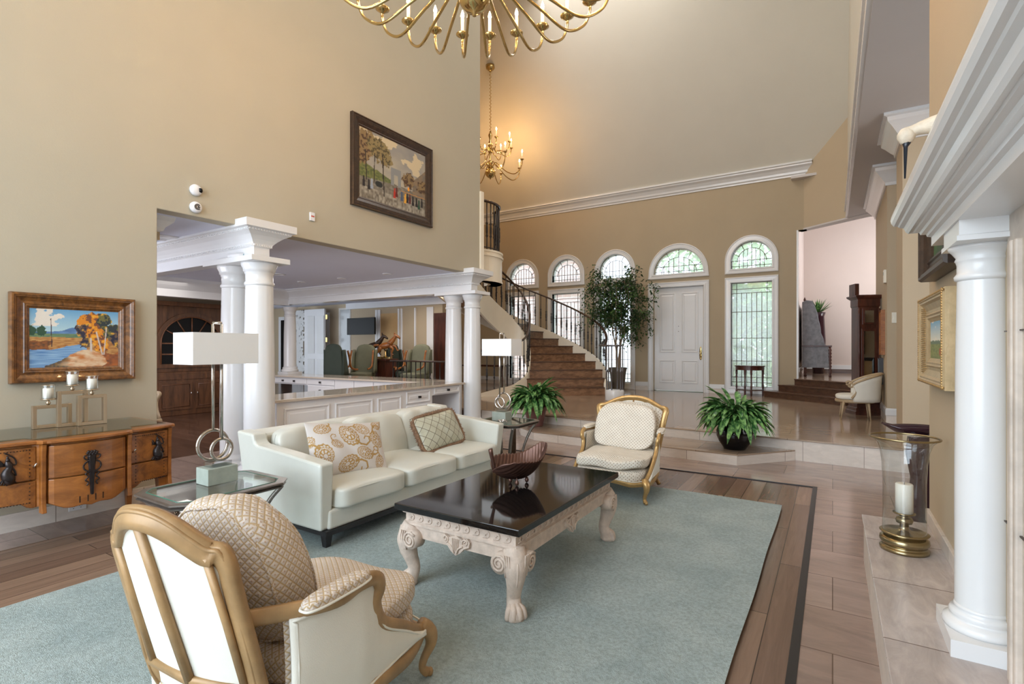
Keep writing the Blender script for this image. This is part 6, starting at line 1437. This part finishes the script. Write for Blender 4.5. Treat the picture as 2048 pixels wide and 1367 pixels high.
cb('case', 'mahog', -0.14, 0.14, -0.12, 0.12, 0.42, 1.62)
d_ = cb('door', 'mahog', -0.10, 0.10, -0.135, -0.12, 0.50, 1.30); cb('mirror_pane', 'mirror', -0.07, 0.07, -0.139, -0.134, 0.54, 1.26, par=d_, bv=0.0)
f_ = cb('dial_frame', 'mahog', -0.09, 0.09, -0.140, -0.12, 1.36, 1.60); cb('dial_glass', 'mirror', -0.06, 0.06, -0.144, -0.139, 1.39, 1.57, par=f_, bv=0.0)
p = MB(); p.rloft(-0.14, 0.14, -0.12, 0.12, [(0, 1.62), (0.01, 1.64), (0.01, 1.74), (0.05, 1.78), (0.05, 1.80), (0.0, 1.81)]); p.build('hood', 'mahog', t)
cb('pediment', 'mahog', -0.18, -0.12, -0.10, 0.10, 1.80, 1.98)
for s in (-1, 1):
    p = MB(); p.lathe([(0.018, 0.45), (0.012, 0.5), (0.012, 0.9), (0.02, 0.95), (0.012, 1.0), (0.012, 1.5), (0.018, 1.6)], (s*0.135, -0.135, 0), 10); p.build('side_column', 'mahog', t)
t = thing('side_chair', 'low barrel chair in pale linen with limed wooden frame by the clock', 'chair', (0.30, 8.86, FZ), rad(92))
# faces local +y, turned to look to -x
p = MB(); p.cushion((0, 0.03, 0.31), (0.23, 0.235, 0.045), 3.4, n=12); p.build('seat', 'linen', t)
def barrel(u, v):
    a = rad(-20+220*u); x = 0.235*math.cos(a); y = -0.02-0.235*math.sin(a)*1.0; top = 0.38+0.24*max(0, math.sin(rad(180*u)))**0.8
    fl = 1+0.10*v; return (x*fl, y*fl if y < 0 else y, 0.25+(top-0.0)*v*0.62+0.0)
p = MB(); p.grid(barrel, 30, 6); p.build('backrest', 'linen', t, solid=0.03)
p = MB(); p.tube([barrel(i/30, 1.03) for i in range(31)], (0.018, 0.026), 8, up=(0, 0, 1)); tr = p.build('top_rail', 'palewood', t)
for u in (0.0, 1.0):
    e = Vector(barrel(u, 1.0)); s = 1 if e.x > 0 else -1
    p = MB(); p.tube([(e.x, e.y+0.03+0.028*math.cos(a), e.z+0.0+0.028*math.sin(a)) for a in [i*0.6 for i in range(11)]], 0.014, 8); p.tube(bez([(e.x, e.y, e.z), (e.x, e.y-0.03, e.z-0.10), (e.x, e.y+0.02, 0.30)], 4), 0.016, 8); p.build('arm_scroll', 'palewood', t)
p = MB(); p.tube([(0.225*math.cos(i*math.pi/16), 0.03+0.23*math.sin(i*math.pi/16), 0.255) for i in range(32)], (0.024, 0.014), 8, closed=True, up=(0, 0, 1)); p.build('seat_rail', 'palewood', t)
for x, y in ((0.185, 0.17), (-0.185, 0.17), (0.165, -0.12), (-0.165, -0.12)):
    p = MB(); p.tube([(x, y, 0.25), (x*1.02, y*1.1, 0.12), (x*1.05, y*1.2, 0)], [0.018, 0.013, 0.009], 8); p.build('leg', 'palewood', t)
# frames on the pier side
for nm, lb, y0, y1, z0, z1, m_, d in (('wooden_framed_picture', 'upper honey wood framed picture above the barrel chair', 8.80, 9.12, 1.15, 1.78, 'cherry', 0.05), ('black_framed_picture', 'lower small black framed picture behind the barrel chair', 9.08, 9.34, 0.72, 1.1, 'black_wood', 0.05)):
    t = thing(nm, lb, 'picture', (0.62, (y0+y1)/2, (z0+z1)/2)); a, c = (y1-y0)/2, (z1-z0)/2
    p = MB(); p.rloft(-a, a, -c, c, [(0, 0), (0, d), (-0.05, d*0.6), (-0.05, d*0.3)])
    for v in p.bm.verts: x, y, z = v.co; v.co = (-z, x, y)
    p.build('frame', m_, t); p = MB(); p.box(-d*0.4, -d*0.35, -a+0.05, a-0.05, -c+0.05, c-0.05); p.build('print', 'tan_panel', t)
t = thing('thermostat', 'small cream thermostat on the pier above the framed pictures', 'thermostat', (0.62, 8.64, 2.22)); p = MB(); p.box(-0.03, 0, -0.06, 0.06, -0.09, 0.09); p.build('case', 'cream', t, bevel=0.005); p = MB(); p.box(-0.034, -0.03, -0.03, 0.03, 0.02, 0.06); p.build('display', 'concrete', t)
t = thing('light_switch', 'cream light switch plate on the pier end face', 'switch', (0.70, 8.5, 1.65)); p = MB(); p.box(-0.03, 0.03, -0.012, 0, -0.07, 0.07); p.build('plate', 'cream', t, bevel=0.003); p = MB(); p.box(-0.008, 0.008, -0.02, -0.012, -0.02, 0.02); p.build('toggle', 'cream', t)

# ================================================================ DINING ROOM
t = thing('china_cabinet', 'dark walnut china cabinet with arched glazed door in the dining room', 'cabinet', (-10.77, 5.05, 0))
def hb(nm, mat, *a, par=None, bv=0.006):
    p = MB(); p.box(*a); return p.build(nm, mat, par or t, bevel=bv)
hb('lower_body', 'hutch', 0, 0.50, -0.95, 0.95, 0.0, 0.80); hb('upper_body', 'hutch', 0, 0.42, -0.95, 0.95, 0.80, 2.06)
hb('cornice', 'hutch', 0, 0.52, -1.0, 1.0, 2.02, 2.10)
for s in (-1, 1): 
    q = hb('pilaster', 'hutch', 0.42, 0.46, s*0.80-0.10, s*0.80+0.10, 0.84, 2.02); p = MB()
    for k in range(4): p.tube([(0.462, s*0.80-0.06+0.04*k, 0.9), (0.462, s*0.80-0.06+0.04*k, 1.95)], 0.010, 6)
    p.build('fluting', 'hutch', q)
p = MB(); oa = [(0.62*math.cos(rad(a)), 1.33+0.58*math.sin(rad(a))) for a in range(0, 181, 9)]; ia = [(0.54*math.cos(rad(a)), 1.33+0.50*math.sin(rad(a))) for a in range(0, 181, 9)]
oo = [(0.62, 0.88)]+oa+[(-0.62, 0.88)]; ii = [(0.54, 0.95)]+ia+[(-0.54, 0.95)]
p.loops([[(0.42, o[0], o[1]), (0.455, o[0], o[1]), (0.455, i[0], i[1]), (0.42, i[0], i[1])] for o, i in zip(oo+[oo[0]], ii+[ii[0]])]); dd_ = p.build('arched_door', 'cherry', t)
for m_ in dd_.data.materials: pass
dd_.data.materials[0] = M['hutch']
p = MB(); p.prism(ii, 0.425, 0.43, 'x'); p.build('glass_pane', 'black', dd_)
M['hutch_light'] = wood('walnut_bars', rgb(92, 56, 34), rgb(130, 84, 54), 0.35, (14, 14, 2))
p = MB()
for y in (-0.18, 0.18): p.box(0.43, 0.445, y-0.012, y+0.012, 0.95, 1.33)
for z in (1.13, 1.33): p.box(0.43, 0.445, -0.54, 0.54, z-0.012, z+0.012)
p.tube([(0.44, 0.18*math.cos(rad(a)), 1.33+0.17*math.sin(rad(a))) for a in range(0, 181, 12)], 0.011, 6)
for a in (30, 60, 90, 120, 150): p.tube([(0.44, 0.18*math.cos(rad(a)), 1.33+0.17*math.sin(rad(a))), (0.44, 0.54*math.cos(rad(a)), 1.33+0.50*math.sin(rad(a)))], 0.011, 6)
p.tube([(0.458, y_, z_) for y_, z_ in ii], 0.012, 6); p.build('glazing_bars', 'hutch_light', dd_)
for s in (-1, 1):
    q = hb('door', 'hutch', 0.50, 0.515, 0.03 if s > 0 else -0.60, 0.60 if s > 0 else -0.03, 0.10, 0.62)
    p = MB(); a, c = (0.08, 0.55) if s > 0 else (-0.55, -0.08); p.tube([(0.517, a, 0.16), (0.517, c, 0.16), (0.517, c, 0.57), (0.517, a, 0.57)], 0.009, 5, closed=True); p.build('door_moulding', 'hutch_light', q)
    p = MB(); p.lathe([(0.001, -0.03), (0.012, 0), (0.001, 0.03)], (0.53, s*0.055, 0.40), 8); p.build('knob', 'nickel', q)
for y0, y1 in ((-0.60, -0.22), (-0.19, 0.19), (0.22, 0.60)): hb('drawer', 'hutch', 0.50, 0.512, y0, y1, 0.66, 0.76)
def dining_chair(label, loc, rz):
    t = thing('dining_chair', label, 'chair', loc, rz, None)
    p = MB(); p.cushion((0, 0, 0.43), (0.24, 0.24, 0.05), 4, n=10); p.build('seat', 'zebra', t)
    p = MB(); p.tube([(-0.24, 0.24, 0.375), (0.24, 0.24, 0.375), (0.22, -0.22, 0.375), (-0.22, -0.22, 0.375)], (0.03, 0.015), 8, closed=True, sq=4, up=(0, 0, 1)); p.build('seat_rail', 'palewood', t)
    p = MB(); p.cushion((0, -0.28, 0.78), (0.22, 0.03, 0.20), 4, n=8); p.build('backrest', 'zebra', t)
    p = MB(); p.tube(bez([(-0.22, -0.24, 0.4), (-0.25, -0.29, 0.7), (-0.2, -0.33, 1.0), (0, -0.34, 1.04), (0.2, -0.33, 1.0), (0.25, -0.29, 0.7), (0.22, -0.24, 0.4)], 5), 0.02, 8); p.build('back_frame', 'palewood', t)
    for s in (-1, 1):
        p = MB(); p.tube([(s*0.22, 0.22, 0.38), (s*0.22, 0.22, 0.30), (s*0.22, 0.22, 0.0)], [0.028, 0.026, 0.014], 10); p.build('leg', 'palewood', t)
        p = MB(); p.tube([(s*0.20, -0.22, 0.38), (s*0.21, -0.28, 0.0)], [0.024, 0.014], 8); p.build('leg', 'palewood', t)
        p = MB(); p.tube(bez([(s*0.24, -0.27, 0.70), (s*0.27, -0.05, 0.695), (s*0.27, 0.12, 0.70), (s*0.265, 0.15, 0.68), (s*0.25, 0.11, 0.60), (s*0.24, 0.14, 0.50), (s*0.23, 0.22, 0.40)], 4), (0.02, 0.024), 8, up=(1, 0, 0)); p.build('arm', 'palewood', t)
    return t
dining_chair('limed wooden armchair with patterned seat just inside the dining opening', (-7.02, 2.72, 0.003), rad(-88))
# heron statues and console under the stair
t = thing('console_table', 'low console under the stairs holding two bird statues', 'table', (-8.1, 11.6, FZ))
p = MB(); p.box(-0.7, 0.7, -0.16, 0.16, 0.50, 0.54); p.build('table_top', 'mahog', t, bevel=0.004)
for x in (-0.62, 0.62):
    for y in (-0.12, 0.12):
        p = MB(); p.tube([(x, y, 0.5), (x, y, 0)], [0.02, 0.014], 8); p.build('leg', 'mahog', t)
def heron(label, x):
    t = thing('heron_statue', label, 'statue', (x, 11.6, FZ+0.54), 0, 'heron statues')
    p = MB(); p.cushion((0, 0, 0.36), (0.15, 0.055, 0.07), 2.2, n=6); p.tube(bez([(0.11, 0, 0.38), (0.19, 0, 0.44), (0.17, 0, 0.52), (0.22, 0, 0.56)], 4), 0.02, 8); p.build('body', 'iron', t)
    p = MB(); p.tube([(0.21, 0, 0.56), (0.33, 0, 0.50)], [0.016, 0.003], 6); p.build('beak', 'iron', t)
    for y in (-0.02, 0.02):
        p = MB(); p.tube([(0, y, 0.32), (0.01, y, 0)], 0.006, 6); p.build('leg', 'iron', t)
heron('dark heron statue seen between balusters, left of its twin', -8.35); heron('dark heron statue seen between balusters, nearer the window', -7.8)
